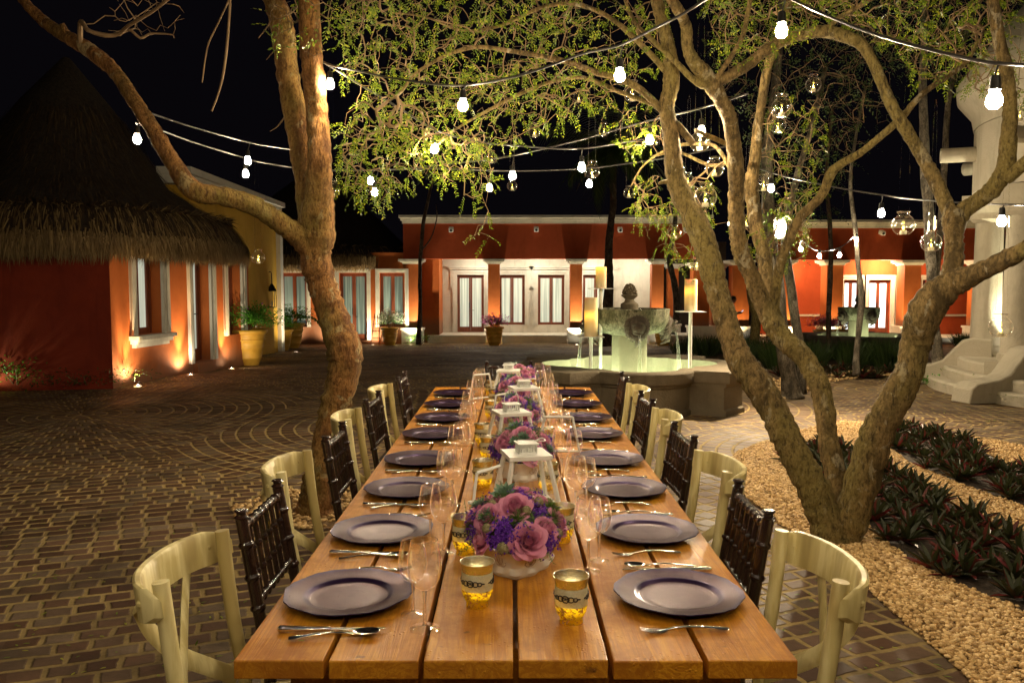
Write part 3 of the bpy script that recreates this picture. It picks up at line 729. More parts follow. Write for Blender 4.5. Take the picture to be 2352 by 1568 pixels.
# ---- main portico building
PB = thing('portico_building', 'long red building with white cornice and portico across the back', 'building')
Yf = 31.0; ZC = 4.12; ZB = 2.52
def beam(parent, x0, x1, y, zb, zt, mat):
    o_ = MB().bb(x0, x1, y-.05, y+.45, zb, zt-.3).build('wall', mat, parent)
    c_ = MB().bb(x0-.03, x1+.03, y-.10, y+.4, zt-.298, zt-.19).bb(x0-.08, x1+.08, y-.16, y+.4, zt-.188, zt-.10).bb(x0-.14, x1+.14, y-.25, y+.4, zt-.098, zt).build('cornice', MAT['trim'], parent)
beam(PB, -4.02, 7.3, Yf, ZB, ZC, MAT['red'])
cap_pts = [(.0, 0), (.04, .04), (.06, .07), (.12, .10), (.17, .16), (.18, .19)]
def column(parent, x, y, w, zf, zt, mat, ped=True, lamp=None):
    o_ = MB().bb(x-w/2, x+w/2, y, y+w, zf, zt-.2).build('column', mat, parent)
    c_ = MB()
    for i in range(len(cap_pts)-1):
        e = cap_pts[i+1][0]; c_.bb(x-w/2-e, x+w/2+e, y-e, y+w+e, zt-.198+cap_pts[i][1], zt-.2+cap_pts[i+1][1])
    c_.build('capital', MAT['trim'], o_)
    if ped:
        MB().bb(x-w/2-.09, x+w/2+.09, y-.09, y+w+.09, zf-.02, zf+.52).bb(x-w/2-.13, x+w/2+.13, y-.13, y+w+.13, zf+.522, zf+.6).build('pedestal', MAT['trim'], o_)
    return o_
for i, x in enumerate((-3.72, -.65, 2.43, 5.48)):
    column(PB, x, Yf, .44 if i else .6, -.66, ZB, MAT['orange'])
for x, W_, lab in ((-3.72, 300, 'glowing ground uplight at the left end column of the portico'), (-.65, 240, 'ground uplight behind the planter of magenta flowers'), (2.43, 340, 'glowing ground uplight at the column left of the fountain bowl'), (5.48, 260, 'ground uplight at the portico column behind the fountain')):
    ground_lamp((x, Yf-.42, -.656), lab, W_, 95, (0, .12, 3), (1, .86, .60))
# recessed wall
YR = 33.2; xr0 = -2.75
zr = [( -2.17, -1.10, -.35, 1.95, 'door'), (-.49, .54, -.05, 1.95, 'window'), (1.07, 2.13, -.05, 1.95, 'window'), (2.87, 3.92, -.05, 1.95, 'window')]
o = wall_mb(8.3, -.9, 2.6, .3, [(a-xr0, b_-xr0, c_, d_) for a, b_, c_, d_, _ in zr]).build('wall', MAT['whitewall'], PB, loc=(xr0, YR, 0))
for a, b_, c_, d_, kd in zr:
    opening(PB, kd, a-xr0, b_-xr0, c_, d_, MAT['curtain'], rec=.14, leaves=2, surround=MAT['trim'], sw=.15, crown=True, loc=(xr0, YR, 0))
MB().bb(-3.4, -2.752, Yf+.6, YR, -.9, 2.6).build('wall', MAT['orange'], PB)
MB().bb(-4.0, 7.3, Yf+.452, YR+3, 2.62, 2.9).build('ceiling', MAT['whitewall'], PB)
MB().bb(-3.2, 7.3, Yf+.56, YR-.002, -1.2, -.36).build('porch_step', MAT['trim'], PB, bevel=.03)
for x in (-1.2, 1.0, 3.2, 5.0):
    t_ = tag(MB().lathe([(.001, 0), (.09, 0), (.1, .03), (.1, .05)], 16).build('ceiling_lamp', MAT['led'], loc=(x, 32.1, 2.56)), None, 'lamp', 'round lamps under the portico ceiling')
    t_['label'] = 'small round lamp under the portico ceiling'
    point('ceiling_lamp_light', (x, 32.1, 2.42), 21, (1, .92, .74), .1)
# passage, further piers
for x, y, w in ((6.55, 33.5, .42), (7.25, 31.6, .62), (8.05, 32.2, .5)):
    column(PB, x, y, w, -.62, 2.4, MAT['orange'])
MB().bb(5.6, 9.3, 36, 36.3, -.9, 3.4).build('wall', MAT['stone_d'], PB)  # back wall coloured dark to paint in the shade of the passage
# ---- right building
GB = thing('garden_building', 'red building with bright curtained windows behind the small fountain', 'building')
beam(GB, 9.7, 23.0, Yf, 2.48, 3.95, MAT['red'])
xr1 = 9.9; YQ = 33.0
xq = lambda px: (px-CX)/F*YQ*1.002
zq = [(xq(1936), xq(1975), -.35, 1.75, 'window'), (xq(1993), xq(2044), -.38, 1.75, 'door'), (xq(2064), xq(2082), -.35, 1.75, 'window'), (xq(2116), xq(2126), -.35, 1.75, 'window')]
o = wall_mb(13, -.9, 2.6, .3, [(a-xr1, b_-xr1, c_, d_) for a, b_, c_, d_, _ in zq]).build('wall', MAT['red'], GB, loc=(xr1, YQ, 0))
for i, (a, b_, c_, d_, kd) in enumerate(zq):
    opening(GB, kd, a-xr1, b_-xr1, c_, d_, MAT['curtain_l'] if i < 3 else MAT['curtain_d'], rec=.14, leaves=2 if i < 2 else 1, surround=MAT['trim'], sw=.16, loc=(xr1, YQ, 0))
st_ = [(9.9, zq[0][0]-.3), (zq[1][1]+.2, zq[2][0]-.2), (zq[3][1]+.2, 22)]
b = MB()
for a, c_ in st_: b.bb(a, c_, YQ-.03, YQ-.002, .30, .38)
b.build('stripe', MAT['trim'], GB)
for px in (1703, 1800, 1918, 2096, 2262):
    column(GB, (px-CX)/F*Yf, Yf, .62, -.6, 2.48, MAT['orange'])
for px, W_ in ((1703, 120), (1830, 260), (1918, 160), (2060, 300), (2200, 260)):
    ground_lamp(((px-CX)/F*(Yf-.45), Yf-.45, -.656), 'ground uplight along the front of the garden building', W_, 95, (0, .15, 3), (1, .72, .36), 'uplights along the garden building')
MB().bb(9.7, 23, Yf+.452, YQ, 2.62, 2.8).build('ceiling', MAT['whitewall'], GB)
point('passage_light', (14.5, 32.2, 2.3), 170, (1, .72, .42), .1); point('passage_light', (10.8, 32.2, 2.2), 60, (1, .72, .42), .1)
MB().bb(9.6, 23, Yf-.1, YQ-.002, -1.2, -.42).build('porch_step', MAT['trim'], GB)
# cameras on the beams
def floodlight(px, py, lab, Y=30.95):
    t_ = thing('security_camera', lab, 'camera', at(px, py, Y), 0, 'white camera housings on the red beams')
    MB().bb(-.03, .03, -.12, 0, -.03, .03).build('bracket', MAT['white'], t_)
    MB().box((0, -.22, -.02), (.16, .26, .15), rx=.3).build('housing', MAT['white'], t_, bevel=.012)
    MB().lathe([(.001, 0), (.05, 0)], 14).build('lens', MAT['black'], t_, loc=(0, -.352, -.062)).rotation_euler = (PI/2+.3, 0, 0)
for px, py, lab in ((1039, 527, 'white camera housing at the left end of the red beam'), (1233, 526, 'white camera housing on the red beam above the twin windows'), (1424, 527, 'white camera housing on the red beam beside the palm trunk'), (1575, 528, 'white camera housing on the red beam behind the hanging leaves'), (2022, 534, 'white camera housing on the beam above the bright windows')):
    floodlight(px, py, lab)

# ---- gazebo
GZ = thing('gazebo', 'cream domed gazebo on columns with curved steps at the right edge', 'gazebo')
gc = Vector((9.4, 11.7)); gR = 2.33
def arc_ring(b, r0, r1, z0, z1, a0=0, a1=2*PI, n=72, c=gc):
    vs = []; full = abs(a1-a0-2*PI) < 1e-3; k = n if full else n+1
    for i in range(k):
        a = a0+(a1-a0)*i/n
        for r, z in ((r0, z0), (r1, z0), (r1, z1), (r0, z1)): vs.append((c[0]+r*math.cos(a), c[1]+r*math.sin(a), z))
    fs = []
    for i in range(n):
        j = (i+1) % k
        for q in range(4): fs.append((i*4+q, j*4+q, j*4+(q+1) % 4, i*4+(q+1) % 4))
    if not full: fs += [(0, 1, 2, 3), ((k-1)*4+3, (k-1)*4+2, (k-1)*4+1, (k-1)*4)]
    b.add(vs, fs)
b = MB(); arc_ring(b, gR-.25, gR+.25, 2.95, 3.9); b.build('ring_beam', MAT['gazebo'], GZ, smooth=30)
b = MB(); b.lathe([(gR+.26, 3.902), (gR+.30, 4.1), (gR+.50, 4.35), (gR+.52, 4.55), (gR+.2, 5.0), (gR-.5, 5.9), (.8, 6.9), (.01, 7.2)], 72, c=(gc[0], gc[1], 0)); b.build('dome', MAT['gazebo'], GZ, smooth=50)
for k in range(10):
    a = 2*PI*k/10+.27; e = Vector((math.cos(a), math.sin(a), 0)); c3 = Vector((gc[0], gc[1], 3.52))
    MB().tube([c3+e*(gR+.24), c3+e*(gR+.72)], .11, 14).build('roof_beam', MAT['gazebo'], GZ, smooth=50)
for a in (145.6, 184.4, 223.2, 262, 301, 340, 19):
    px, py = gc[0]+gR*math.cos(rad(a)), gc[1]+gR*math.sin(rad(a))
    co = MB().lathe([(.25, .50), (.25, .60), (.22, .62), (.205, 1.6), (.195, 2.5), (.195, 2.52)], 28, c=(px, py, 0)).build('column', MAT['gazebo'], GZ, smooth=40)
    MB().lathe([(.20, 2.522), (.26, 2.58), (.26, 2.66), (.36, 2.78), (.36, 2.94)], 4, c=(px, py, 0), mod=lambda i, q: 1.25).build('capital', MAT['gazebo'], co, smooth=40)
    b = MB(); b.lathe([(.42, .0), (.42, .5), (.001, .501)], 4, c=(px, py, 0), mod=lambda i, q: 1.1); b.build('plinth', MAT['gazebo'], co)
for i, (r, z) in enumerate(((3.12, .16), (2.9, .31), (2.7, .46))):
    b = MB(); b.lathe([(r, -.2), (r, z-.03), (r-.03, z), (.01, z+.001)], 96, c=(gc[0], gc[1], 0)); b.build('step', MAT['gazebo'], GZ, smooth=35)
# scrolled cheek wall of the steps
def cheek(a, lab=None):
    e = Vector((math.cos(a), math.sin(a), 0)); s_ = Vector((-e.y, e.x, 0)); prof = []
    pr = [(2.45, .0), (2.45, .72), (2.7, .74), (2.85, .70), (2.98, .55), (3.12, .38), (3.28, .31), (3.45, .29), (3.62, .27), (3.72, .2), (3.75, .0)]
    vs = []; base = Vector((gc[0], gc[1], 0))
    for sgn in (-1, 1):
        for r, z in [(r_-.22, z_) for r_, z_ in pr]: vs.append(base+e*r+s_*sgn*.17+Vector((0, 0, z)))
    n = len(pr); fs = [tuple(range(n)), tuple(range(2*n-1, n-1, -1))]+[(i, n+i, n+(i+1) % n, (i+1) % n) for i in range(n)]
    b_ = MB(); b_.add(vs, fs); b_.build('cheek_wall', MAT['gazebo'], GZ, smooth=40, bevel=.02)
cheek(rad(193)); cheek(rad(152)); cheek(rad(236))
RG = 'uplights at the foot of the low rear house'
for px, lab in ((858, 'ground uplight beside the planter of white flowers'), (760, 'ground uplight added left of the rear double door'), (655, 'ground uplight at the white corner pilaster')):  # the lamp by the double door is added to brighten the rear wall
    q = at(px, 790, 30.5); q.z = ground_z(30.5)+.004; ground_lamp(q, lab, 130, 90, (0, .12, 3), (1, .80, .5), RG, fill=60, fdir=(0, .6))
q = Vector((-6.1, 19.6, ground_z(19.6)+.004)); ground_lamp(q, 'ground uplight added at the foot of the yellow wall to brighten it', 50, 110, (-.5, .2, 3), (1, .85, .5), RG, fill=10, fdir=(-.4, .3))  # extra lamp, added to lift the yellow wall
q = Vector((-6.35, 24.3, ground_z(24.3)+.004)); ground_lamp(q, 'ground uplight at the corner of the yellow house', 120, 70, (-.25, .1, 3), (1, .92, .7), RG, fill=40, fdir=(.2, .3))
ground_lamp(Vector((gc[0]+(gR-.45)*math.cos(rad(150)), gc[1]+(gR-.45)*math.sin(rad(150)), .465)), 'uplight at the foot of the left gazebo column', 260, 70, (-.30, .15, 3), (1, .95, .66), 'uplights inside the gazebo')
point('gazebo_light', (gc[0], gc[1], 2.3), 50, (1, .86, .6), .1)
# ================================================================== TABLES
TH = .75; TX = .01; TW = 1.235
def table(y0, y1, label, seed):
    rnd = random.Random(seed)
    t_ = thing('dining_table', label, 'table', (TX, (y0+y1)/2, 0)); L = y1-y0
    pw = (TW-5*.012)/6
    for i in range(6):
        x = -TW/2+pw/2+i*(pw+.012)
        o = MB().box((0, 0, 0), (pw, L-rnd.uniform(0, .004), .042)).build('plank', MAT['table'], t_, bevel=.003, loc=(x, 0, TH-.021+rnd.uniform(-.0012, .0012)))
    for s in (-1, 1):
        MB().box((0, 0, 0), (TW-.16, .045, .10)).build('crosspiece', MAT['table'], t_, bevel=.004, loc=(0, s*(L/2-.18), TH-.094))
        for sx in (-1, 1):
            b = MB(); b.tube([(sx*.42, s*(L/2-.30), TH-.15), (sx*.50, s*(L/2-.25), 0)], .03, 4)
            b.build('leg', MAT['table'], t_)
    MB().box((0, 0, 0), (.09, L-.5, .045)).build('stretcher', MAT['table'], t_, loc=(0, 0, .28))
    MB().box((0, 0, 0), (.55, .05, .05)).build('stretcher', MAT['table'], t_, loc=(0, -(L/2-.27), .25))
    return t_
table(1.755, 4.170, 'long plank table nearest the camera, in a row of two', 1)
table(4.180, 6.585, 'long plank table at the far end, beside the fountain', 2)

# ================================================================== CHAIRS  (local: faces +x, back at x = 0)
def cross_chair():
    t_ = thing('crossback_chair', '', 'chair')
    b = MB(); n = 28; pr = []
    for k in range(n):
        a = 2*PI*k/n; c, s = math.cos(a), math.sin(a)
        pr.append((.21+.215*math.copysign(abs(c)**.62, c), .205*math.copysign(abs(s)**.62, s)))
    b.prism(pr, .425, .452); b.build('seat', MAT['cream'], t_, smooth=35, bevel=.006)
    pr2 = [(.21+(x-.21)*.8, y*.8) for x, y in pr]; MB().prism(pr2, .4525, .460).build('cane_panel', MAT['rattan'], t_)
    for s in (-1, 1):
        MB().tube(spline([(.02, s*.19, 0), (.03, s*.19, .25), (.015, s*.19, .45), (-.02, s*.195, .66), (-.045, s*.20, .885)], 4), [.016]*4+[.018]*4+[.019]*4+[.0195]*5, 12).build('leg', MAT['cream'], t_, smooth=50)
        MB().tube([(.385, s*.165, .43), (.405, s*.18, 0)], [.019, .015], 10).build('leg', MAT['cream'], t_, smooth=50)
    b = MB()
    for z in (.16,):
        b.tube([(.025, -.19, z), (.025, .19, z)], .011, 8); b.tube([(.395, -.175, z), (.395, .175, z)], .011, 8)
        for s in (-1, 1): b.tube([(.025, s*.19, z+.05), (.395, s*.175, z+.05)], .011, 8)
    b.build('stretcher', MAT['cream'], t_, smooth=50)
    # bent top rail: a wide band bulging behind the posts with rounded ends
    b = MB(); n = 22; vs = []; fs = []
    for i in range(n+1):
        u = -1+2*i/n; y = u*.245 if abs(u) < .86 else math.copysign(.2107+(abs(u)-.86)*.16, u)
        x = -.060-.082*(1-min(1, abs(u)**2.4)) + (.0 if abs(u) < .86 else (abs(u)-.86)*.15)
        q = 1-max(0, (abs(u)-.8)/.2)**2.5*.55; h = .044*q; zc = .832
        tn = .0115
        for dx, dz in ((-tn, -h), (-tn, h), (-tn*.4, h+.005), (tn*.6, h+.004), (tn, h-.003), (tn, -h)): vs.append((x+dx+dz*-.12, y, zc+dz))
    m = 6
    for i in range(n):
        for k in range(m): k2 = (k+1) % m; fs.append((i*m+k, i*m+k2, (i+1)*m+k2, (i+1)*m+k))
    fs.append(tuple(range(m-1, -1, -1))); fs.append(tuple(n*m+k for k in range(m)))
    b.add(vs, fs)
    for s in (-1, 1): b.ball((-.088, s*.205, .835), .012, 8, 5)
    b.build('top_rail', MAT['cream'], t_, smooth=32)
    for s in (-1, 1):
        pts = spline([(-.125, s*.135, .80), (-.115, s*.09, .72), (-.085, s*.0, .62), (-.045, -s*.10, .54), (-.005, -s*.185, .475)], 5)
        off = .006*s
        pts = [(p[0]+off, p[1], p[2]) for p in pts]
        MB().tube(pts, [(.025, .007)]*len(pts), 8, flat=(1, 0, 0)).build('back_slat', MAT['cream'], t_, smooth=50)
    return t_
def bamboo(b, p, q, r, rings=2, n=8):
    p, q = Vector(p), Vector(q); b.tube([p, q], r, n)
    for i in range(1, rings+1):
        c = p.lerp(q, i/(rings+1)); d = (q-p).normalized()*.006
        b.tube([c-d*1.6, c-d*.4, c+d*.4, c+d*1.6], [r, r*1.35, r*1.35, r], n)
def chiavari():
    t_ = thing('chiavari_chair', '', 'chair')
    b = MB().bb(0, .40, -.20, .20, .43, .455); b.build('seat', MAT['dark'], t_, bevel=.012)
    for s in (-1, 1):
        l = MB(); P0, P1, P2 = Vector((-.0, s*.19, 0)), Vector((.0, s*.19, .45)), Vector((-.075, s*.185, .90))
        l.tube([P0, P1, P2], .0175, 10)
        for z in (.12, .3): l.tube([P0.lerp(P1, z/.45)+Vector((0, 0, dz)) for dz in (-.01, -.003, .003, .01)], [.0175, .023, .023, .0175], 10)
        for k in (.15, .42, .62, .83):
            c = P1.lerp(P2, k); d = (P2-P1).normalized(); l.tube([c-d*.01, c-d*.003, c+d*.003, c+d*.01], [.0175, .0225, .0225, .0175], 10)
        l.tube([P2+Vector((0, 0, dz)) for dz in (0, .004, .01, .016, .022, .026)], [.018, .022, .014, .014, .021, .017], 10)
        l.build('leg', MAT['dark'], t_, smooth=45)
        l = MB(); bamboo(l, (.375, s*.175, 0), (.375, s*.175, .43), .016, 3); l.build('leg', MAT['dark'], t_, smooth=45)
    pt = lambda z, y: (-(z-.45)/.45*.075, y, z)
    b = MB(); bamboo(b, pt(.875, -.18), pt(.875, .18), .0125, 7); b.build('top_rail', MAT['dark'], t_, smooth=45)
    b = MB(); bamboo(b, pt(.655, -.18), pt(.655, .18), .011, 7); bamboo(b, pt(.55, -.18), pt(.55, .18), .0115, 9); b.build('back_rail', MAT['dark'], t_, smooth=45)
    for i in range(6):
        y = -.14+.056*i; b = MB(); bamboo(b, pt(.66, y), pt(.87, y), .0085, 2, 7); b.build('spindle', MAT['dark'], t_, smooth=45)
    b = MB()
    for z in (.14, .26):
        for s in (-1, 1): bamboo(b, (0, s*.19, z), (.375, s*.175, z), .009, 3, 6)
        bamboo(b, (.375, -.175, z+.04), (.375, .175, z+.04), .009, 3, 6)
        bamboo(b, (0, -.19, z+.04), (0, .19, z+.04), .009, 3, 6)
    b.build('stretcher', MAT['dark'], t_, smooth=45)
    return t_
cc = Series(cross_chair()); ch = Series(chiavari())
ordn = ['nearest the camera', 'second from the camera', 'third from the camera', 'farthest from the camera']
CG = 'cream cross-back chairs along the tables'; DG = 'dark slatted chairs along the tables'
for side, rz0, sgn in (('left', 0, -1), ('right', PI, 1)):
    for k, y in enumerate((2.07, 3.19, 4.38, 5.52)):
        x = (.765, .80, .80, .80)[k] if sgn < 0 else (.715, .74, .75, .77)[k]
        cc.put((sgn*x, y, 0), rz0+random.uniform(-.06, .06), 'cream cross-back chair on the %s side of the table, %s' % (side, ordn[k]), CG)
    for k, y in enumerate((2.52, 3.68, 4.82, 5.95)):
        x = (.70, .72, .74, .72)[k] if sgn < 0 else (.67, .70, .72, .74)[k]
        ch.put((sgn*x, y, 0), rz0+random.uniform(-.05, .05), 'dark brown chair with slender turned spindles on the %s side, %s' % (side, ordn[k]), DG)
ch.put((-.02, 6.86, 0), -PI/2, 'dark brown spindle-back chair standing alone at the far table end', DG)

# ================================================================== TABLEWARE
def plate_mb():
    pr = [(.001, .006), (.03, .0065), (.075, .007), (.098, .0075), (.104, .0095), (.110, .0145), (.116, .0160), (.135, .0185), (.150, .0215), (.160, .0235), (.1655, .0245), (.166, .0225), (.150, .018), (.112, .0115), (.100, .0005), (.001, .0005)]
    def mod(i, a):
        k = 0
        if 7 <= i <= 13:
            k = {7: .1, 8: .45, 9: .8, 10: 1, 11: 1, 12: .5, 13: 0}[i]
        w = .042*abs(math.sin(4*a))**.5+.020*abs(math.cos(12*a))
        return 1+k*(w-.040)
    return MB().lathe(pr, 120, mod=mod)
pl0 = plate_mb().build('charger_plate', MAT['plate'], smooth=60); tag(pl0, '', 'plate')
# cutlery along +x (handle at -x), lying on z = 0
def knife():
    t_ = thing('knife', '', 'knife'); 
    MB().tube([(-.12, 0, .008), (-.115, 0, .008), (-.10, 0, .008), (-.05, 0, .007), (-.012, 0, .007), (-.006, 0, .007), (0, 0, .006)], [(.004, .004), (.009, .0075), (.0085, .0065), (.0065, .0055), (.006, .005), (.008, .006), (.005, .004)], 10, flat=(0, 0, 1)).build('handle', MAT['silver'], t_, smooth=60)
    b = MB(); n = 8; top = []; bot = []
    for i in range(n+1):
        u = i/n; top.append((.12*u, .008*(1-.2*u), .0065)); bot.append((.12*u, -.009*(1-u**4), .0065))
    vs = [(x, y, z+.001) for x, y, z in top+bot[::-1]]+[(x, y, z-.001) for x, y, z in top+bot[::-1]]; m = len(top)*2
    b.add(vs, [tuple(range(m)), tuple(range(2*m-1, m-1, -1))]+[(i, m+i, m+(i+1) % m, (i+1) % m) for i in range(m)])
    b.build('blade', MAT['silver'], t_, smooth=30); return t_
def spoonfork(kind):
    t_ = thing(kind, '', kind)
    MB().tube(spline([(-.105, 0, .006), (-.085, 0, .008), (-.03, 0, .013), (.02, 0, .011), (.045, 0, .006)], 3), [(.007, .003)]+[(.0085, .003)]*3+[(.0065, .0025)]*3+[(.004, .0025)]*6, 8, flat=(0, 0, 1)).build('handle', MAT['silver'], t_, smooth=60)
    b = MB()
    if kind == 'spoon':
        vs = []; fs = []; R = 6; K = 16
        for i in range(R+1):
            q = i/R
            for k in range(K):
                a = 2*PI*k/K; x = .072+.032*q*math.cos(a); y = .021*q*math.sin(a)*(1+.12*math.cos(a)); vs.append((x, y, .004+.008*q*q))
        for i in range(R):
            for k in range(K): k2 = (k+1) % K; fs.append((i*K+k, i*K+k2, (i+1)*K+k2, (i+1)*K+k))
        b.add(vs, fs)
    else:
        b.tube([(.04, 0, .006), (.052, 0, .004), (.062, 0, .0035)], [(.004, .002), (.011, .0018), (.012, .0015)], 8, flat=(0, 0, 1))
        for j in range(4):
            y = (-1.5+j)*.0066; b.tube([(.058, y, .0035), (.08, y, .004), (.105, y*.9, .009)], [(.002, .0012), (.0019, .001), (.0008, .0008)], 6, flat=(0, 0, 1))
    b.build('bowl' if kind == 'spoon' else 'tines', MAT['silver'], t_, smooth=60); return t_
kn, sp, fk = Series(knife()), Series(spoonfork('spoon')), Series(spoonfork('fork'))
def wineglass(s):
    t_ = thing('wine_glass', '', 'glass')
    H = .215*s; R = .040*s
    MB().lathe([(.0345*s, .0005), (.0355*s, .0015), (.0345*s, .0030), (.014*s, .0048), (.0058*s, .0100)], 40).build('foot', MAT['glass_foot'], t_, smooth=60)
    MB().lathe([(.0055*s, .0102), (.0038*s, .022), (.0036*s, .07*s), (.0055*s, .090*s)], 14, cap=True).build('stem', MAT['glass_stem'], t_, smooth=60)
    pr = [(.001, .0925), (.012, .095), (.025, .104), (.035, .120), (.0395, .138), (.0405, .150), (.039, .168), (.0355, .188), (.0315, .209), (.031, .2095), (.0306, .209), (.0345, .188), (.038, .168), (.0394, .150)]
    MB().lathe([(r*s, z*s) for r, z in pr], 40).build('bowl', MAT['glass'], t_, smooth=60)
    MB().lathe([(.0308*s, .2096*s), (.0317*s, .2104*s), (.0308*s, .2112*s), (.0299*s, .2104*s), (.0308*s, .2096*s)], 40).build('rim', MAT['glass_stem'], t_, smooth=180)
    return t_
wg, ws_ = Series(wineglass(1.03)), Series(wineglass(.90))
ord8 = ['nearest', 'second nearest', 'third nearest', 'fourth nearest', 'fourth farthest', 'third farthest', 'second farthest', 'farthest']
PY = [2.11, 2.668, 3.225, 3.775, 4.42, 4.965, 5.54, 6.10]
rs = random.Random(21)
first = True
for side, sg in (('left', -1), ('right', 1)):
    for k, y in enumerate(PY):
        pl = pl0 if first else pl0.copy()
        if not first: COL.objects.link(pl)
        first = False
        px = TX+sg*.43+rs.uniform(-.006, .006)
        pl.location = (px, y, TH+.001); pl.rotation_euler = (0, 0, rs.uniform(0, 6))
        pl['label'] = 'purple scalloped charger plate, %s in the %s row' % (ord8[k], side); pl['group'] = 'purple charger plates set along the table'
        nm = '%s purple plate in the %s row' % (ord8[k], side)
        yk = y+sg*.205; zt = TH+.001; r0 = 0 if sg < 0 else PI
        kn.put((TX+sg*.435, yk, zt), r0+rs.uniform(-.03, .03), 'silver knife beside the '+nm, 'table knives', 1.06)
        sp.put((TX+sg*.42, yk+sg*.032, zt), r0+(.16 if sg < 0 else -.05)+rs.uniform(-.04, .04), 'silver spoon beside the '+nm, 'table spoons')
        fk.put((TX+sg*.40, y-sg*.205, zt), r0+rs.uniform(-.06, .06)+(.05 if sg > 0 else .2), 'silver fork beside the '+nm, 'table forks')
        gx = sg*.215
        if sg < 0: a, b = (gx+rs.uniform(-.015, .015), y-.19), (gx-.035+rs.uniform(-.01, .01), y-.105)
        else: a, b = (gx+rs.uniform(-.01, .015), y+.205), (gx+.05+rs.uniform(-.01, .01), y+.30)
        wg.put((a[0], a[1], zt), rs.uniform(0, 6), 'tall empty wine glass by the '+nm, 'wine glasses')
        ws_.put((b[0], b[1], zt), rs.uniform(0, 6), 'smaller empty wine glass by the '+nm, 'wine glasses')

def votive():
    t_ = thing('votive_cup', '', 'candle holder')
    pr = [(.026, .0), (.030, .003), (.027, .010), (.030, .016), (.036, .026), (.0395, .042), (.0395, .062), (.038, .085), (.0395, .100), (.0435, .114), (.0445, .117), (.0425, .1165), (.0380, .100), (.036, .085), (.0375, .062), (.0375, .042), (.034, .028), (.001, .022)]
    MB().lathe(pr, 40).build('cup', MAT['mercury'], t_, smooth=60)
    MB().lathe([(.0402, .048), (.0408, .052), (.0402, .07), (.0398, .088), (.0395, .092)], 40).build('band', MAT['band'], t_, smooth=60)
    for q in range(3):
        f = MB(); a0 = q*2*PI/3-PI/2
        def P(u, z): 
            a = a0+u/.0415; return (.0418*math.cos(a), .0418*math.sin(a), z)
        for cx, r in ((0, .0095), (.0135, .0075), (-.0135, .0075), (.0245, .0055), (-.0245, .0055)):
            f.tube([P(cx+r*math.cos(v), .070+r*.85*math.sin(v)) for v in [i*PI/5 for i in range(11)]], .0015, 5)
        f.tube([P(-.037, .07), P(-.029, .071)], .0019, 5); f.tube([P(.037, .07), P(.029, .071)], .0019, 5)
        f.tube([P(-.009, .0705), P(0, .073), P(.009, .0705)], .0011, 5); f.tube([P(-.006, .066), P(.006, .074)], .001, 5); f.tube([P(-.006, .074), P(.006, .066)], .001, 5)
        f.build('filigree', MAT['lace'], t_)
    c = MB().lathe([(.018, .023), (.018, .036), (.001, .037)], 16).build('candle', MAT['wax'], t_)
    MB().ball((0, 0, .046), .0065, 8, 6, (1, 1, 1.7)).build('flame', MAT['flame'], c, smooth=180)
    return t_
vo = Series(votive())
VT = [(on(1098, 1391, TH), 'standing in front of the nearest bouquet, left'), (on(1313, 1428, TH), 'standing alone on the right, nearest the camera'),
      (on(1071, 1272, TH), 'touching the left side of the nearest bouquet'), (on(1291, 1243, TH), 'touching the right side of the nearest bouquet'),
      (Vector((-.115, 3.28, TH)), 'behind the nearest bouquet, left'), (Vector((.145, 3.22, TH)), 'behind the nearest lantern, right'),
      (Vector((-.105, 3.80, TH)), 'left of the second bouquet'), (Vector((-.145, 4.15, TH)), 'left of the second lantern'), (Vector((.17, 4.02, TH)), 'right of the second lantern'),
      (Vector((-.12, 4.98, TH)), 'left of the third lantern'), (Vector((.16, 5.25, TH)), 'right of the third lantern'), (Vector((-.11, 5.5, TH)), 'left of the fourth bouquet'),
      (Vector((-.15, 6.05, TH)), 'left of the farthest lantern'), (Vector((.15, 6.15, TH)), 'right of the farthest lantern')]
for p, lab in VT:
    v_ = vo.put((p.x, p.y, TH+.0008), rs.uniform(-.5, .5), 'gold speckled glass votive cup '+lab, 'gold glass votive cups along the table')
    point('votive_light', (0, 0, .075), .012, (1, .86, .50), .02, v_)

